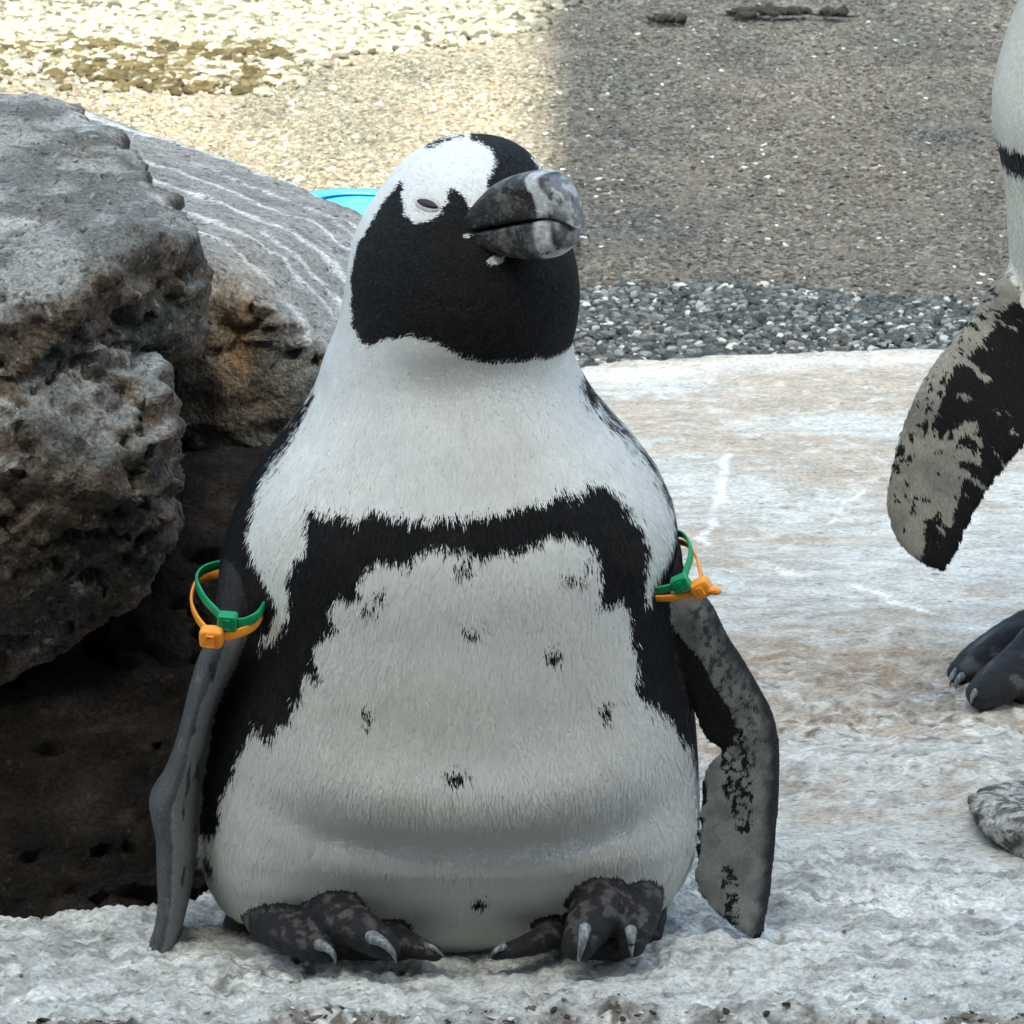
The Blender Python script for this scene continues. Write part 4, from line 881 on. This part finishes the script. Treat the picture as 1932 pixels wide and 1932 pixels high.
# head and bill stay above the frame
hd = at(1960, -330, Y2); sh.add(tube([hd + [.03, 0, -.02], hd + [.0, -.02, .0], hd + [-.03, -.04, -.004]], [.05, .047, .03], 20, 6), 0)
me2, W2, N2, L2 = sh.mesh(.0030, 3)
zb0, zb1 = at(1900, 258, Y2)[2], at(1900, 308, Y2)[2]
CREAM = np.array([.82, .80, .68])
def black2(p):
    x, y, z = p.T; n1 = .003 * fbm(p * [1, 1, .5], 120, 2, 301)
    xc = np.interp(z, np.array(sorted(rows))[:, 0], [(r_[1] + r_[2]) / 2 for r_ in sorted(rows)])
    bandm = (z < zb0 + n1 + .15 * (x - xc + .09)) & (z > zb1 + n1 + .15 * (x - xc + .09))
    side = np.abs((x - xc) * .6 + (y - Y2) * -.8)          # along the flank of a bird facing left and forward
    back = ((x - xc) * .8 + (y - Y2) * .6) > .035 + n1
    flank = (side > .082 + n1) & (z < zb0) & (((x - xc) * .8 + (y - Y2) * .6) > -.02)
    head = (z > at(1900, -215, Y2)[2])
    return (bandm | back | flank | head).astype(float)
def fcol2(p, r):
    b = black2(p); w_ = mixc(np.tile(np.array([.85, .85, .79]), (len(p), 1)), np.tile(CREAM, (len(p), 1)), sstep(zb0 + .03, zb1 - .02, p[:, 2])) * r.uniform(.88, 1.04, (len(p), 1))
    return mixc(w_, np.tile(BLK, (len(p), 1)) * r.uniform(.5, 1.8, (len(p), 1)), b)
bc = mixc(np.tile(CREAM * .95, (len(W2), 1)), np.tile(BLK, (len(W2), 1)), black2(W2))
def p2(l): return np.array([(q[0], q[2]) for q in (at(a, b, .365) for a, b in l)])
def flip3(p, nv):
    st = np.array([.35, 1, .35]); al = np.array([-.55, 0, -.83]); pe = np.array([.83, 0, -.55])
    Wr = np.column_stack([p @ al * .42, p @ pe * 1.0, p[:, 1]])
    x, zz = p[:, 0] + .003 * fbm(Wr, 160, 2, 311), p[:, 2] + .004 * fbm(Wr, 160, 2, 312)
    fl = np.tile(np.array([.34, .325, .285]), (len(p), 1)); fl = mixc(fl, np.array([.20, .19, .17]), sstep(-.2, .4, fbm(p, 40, 3, 313)) * .7)
    Wp = np.column_stack([p @ al * 1.6, p @ pe * .4, p[:, 1]])
    bm_ = in_poly(x, zz, p2([(1900, 610), (1850, 660), (1800, 700), (1770, 760), (1755, 800), (1775, 815), (1815, 790), (1840, 790), (1850, 830), (1840, 880), (1815, 900), (1800, 930), (1790, 980), (1770, 960), (1735, 960), (1740, 1000), (1735, 1045), (1760, 1085), (1800, 1085), (1850, 970), (1960, 860), (2050, 700), (2050, 560)]))
    mott = fbm(Wp, 100, 3, 314)
    bm_ = (bm_ & (mott > -.34)) | (fbm(p, 130, 2, 315) > .42) | (in_poly(x, zz, p2([(1905, 480), (1820, 600), (1750, 700), (1690, 850), (1670, 930), (1700, 930), (1740, 820), (1800, 690), (1930, 560)])) & (fbm(p, 170, 2, 316) > .22)) | ((mott > .15) & in_poly(x, zz, p2([(1800, 820), (1880, 780), (1940, 700), (1980, 860), (1850, 960), (1790, 960)])))
    fl = mixc(fl, np.array([.011, .011, .012]), bm_.astype(float)); fl[nv[:, 1] > .3] = [.015, .015, .017]
    return fl
fl = flip3(W2, N2)
f5 = np.tile(np.array([.018, .019, .023]), (len(W2), 1)); f5 = mixc(f5, np.array([.13, .135, .14]), sstep(.22, .42, fbm(W2, 60, 3, 317)) * .7)
set_col(me2, np.where(((L2 == 1) | (L2 == 2))[:, None], fl, np.where((L2 >= 3)[:, None], f5, bc)))
pen2 = empty('penguin', tuple(at(2000, 1300, Y2)), label='standing penguin with mottled flipper and dark feet on the pale shelf', category='penguin')
obj('body', me2, M_SKIN, pen2)
plumage('plumage', me2, L2, fcol2, lambda p: np.tile(np.array([.0, .0, -1.0]), (len(p), 1)), lambda p: np.full(len(p), .0055), 100000, pen2, 321, width=.00045, keepfn=lambda c: c[:, 2] > .06)
plumage('plumage', me2, L2, lambda p, n_, r: flip3(p, n_) * r.uniform(.8, 1.2, (len(p), 1)), lambda p: np.tile(np.array([.25, .0, -1.0]), (len(p), 1)), lambda p: np.full(len(p), .0048), 45000, pen2, 322, width=.0004, labs=(1,), nrm=True)
v, q, t = tube([hd + [-.045, -.05, -.004], hd + [-.075, -.072, -.006], hd + [-.10, -.09, -.014]], [.014, .012, .004], 16, 6); me = mesh_np('bill', v, [q, t]); set_col(me, np.tile([.04, .04, .042], (len(v), 1))); obj('bill', me, M_BILL, pen2)
for pts in ([(1846, 1302, .41), (1836, 1312, .40), (1832, 1326, .398)], [(1806, 1268, .487), (1795, 1280, .478), (1792, 1294, .474)], [(1818, 1274, .48), (1806, 1285, .472), (1802, 1298, .468)]):
    claw(pts, .0045, pen2)
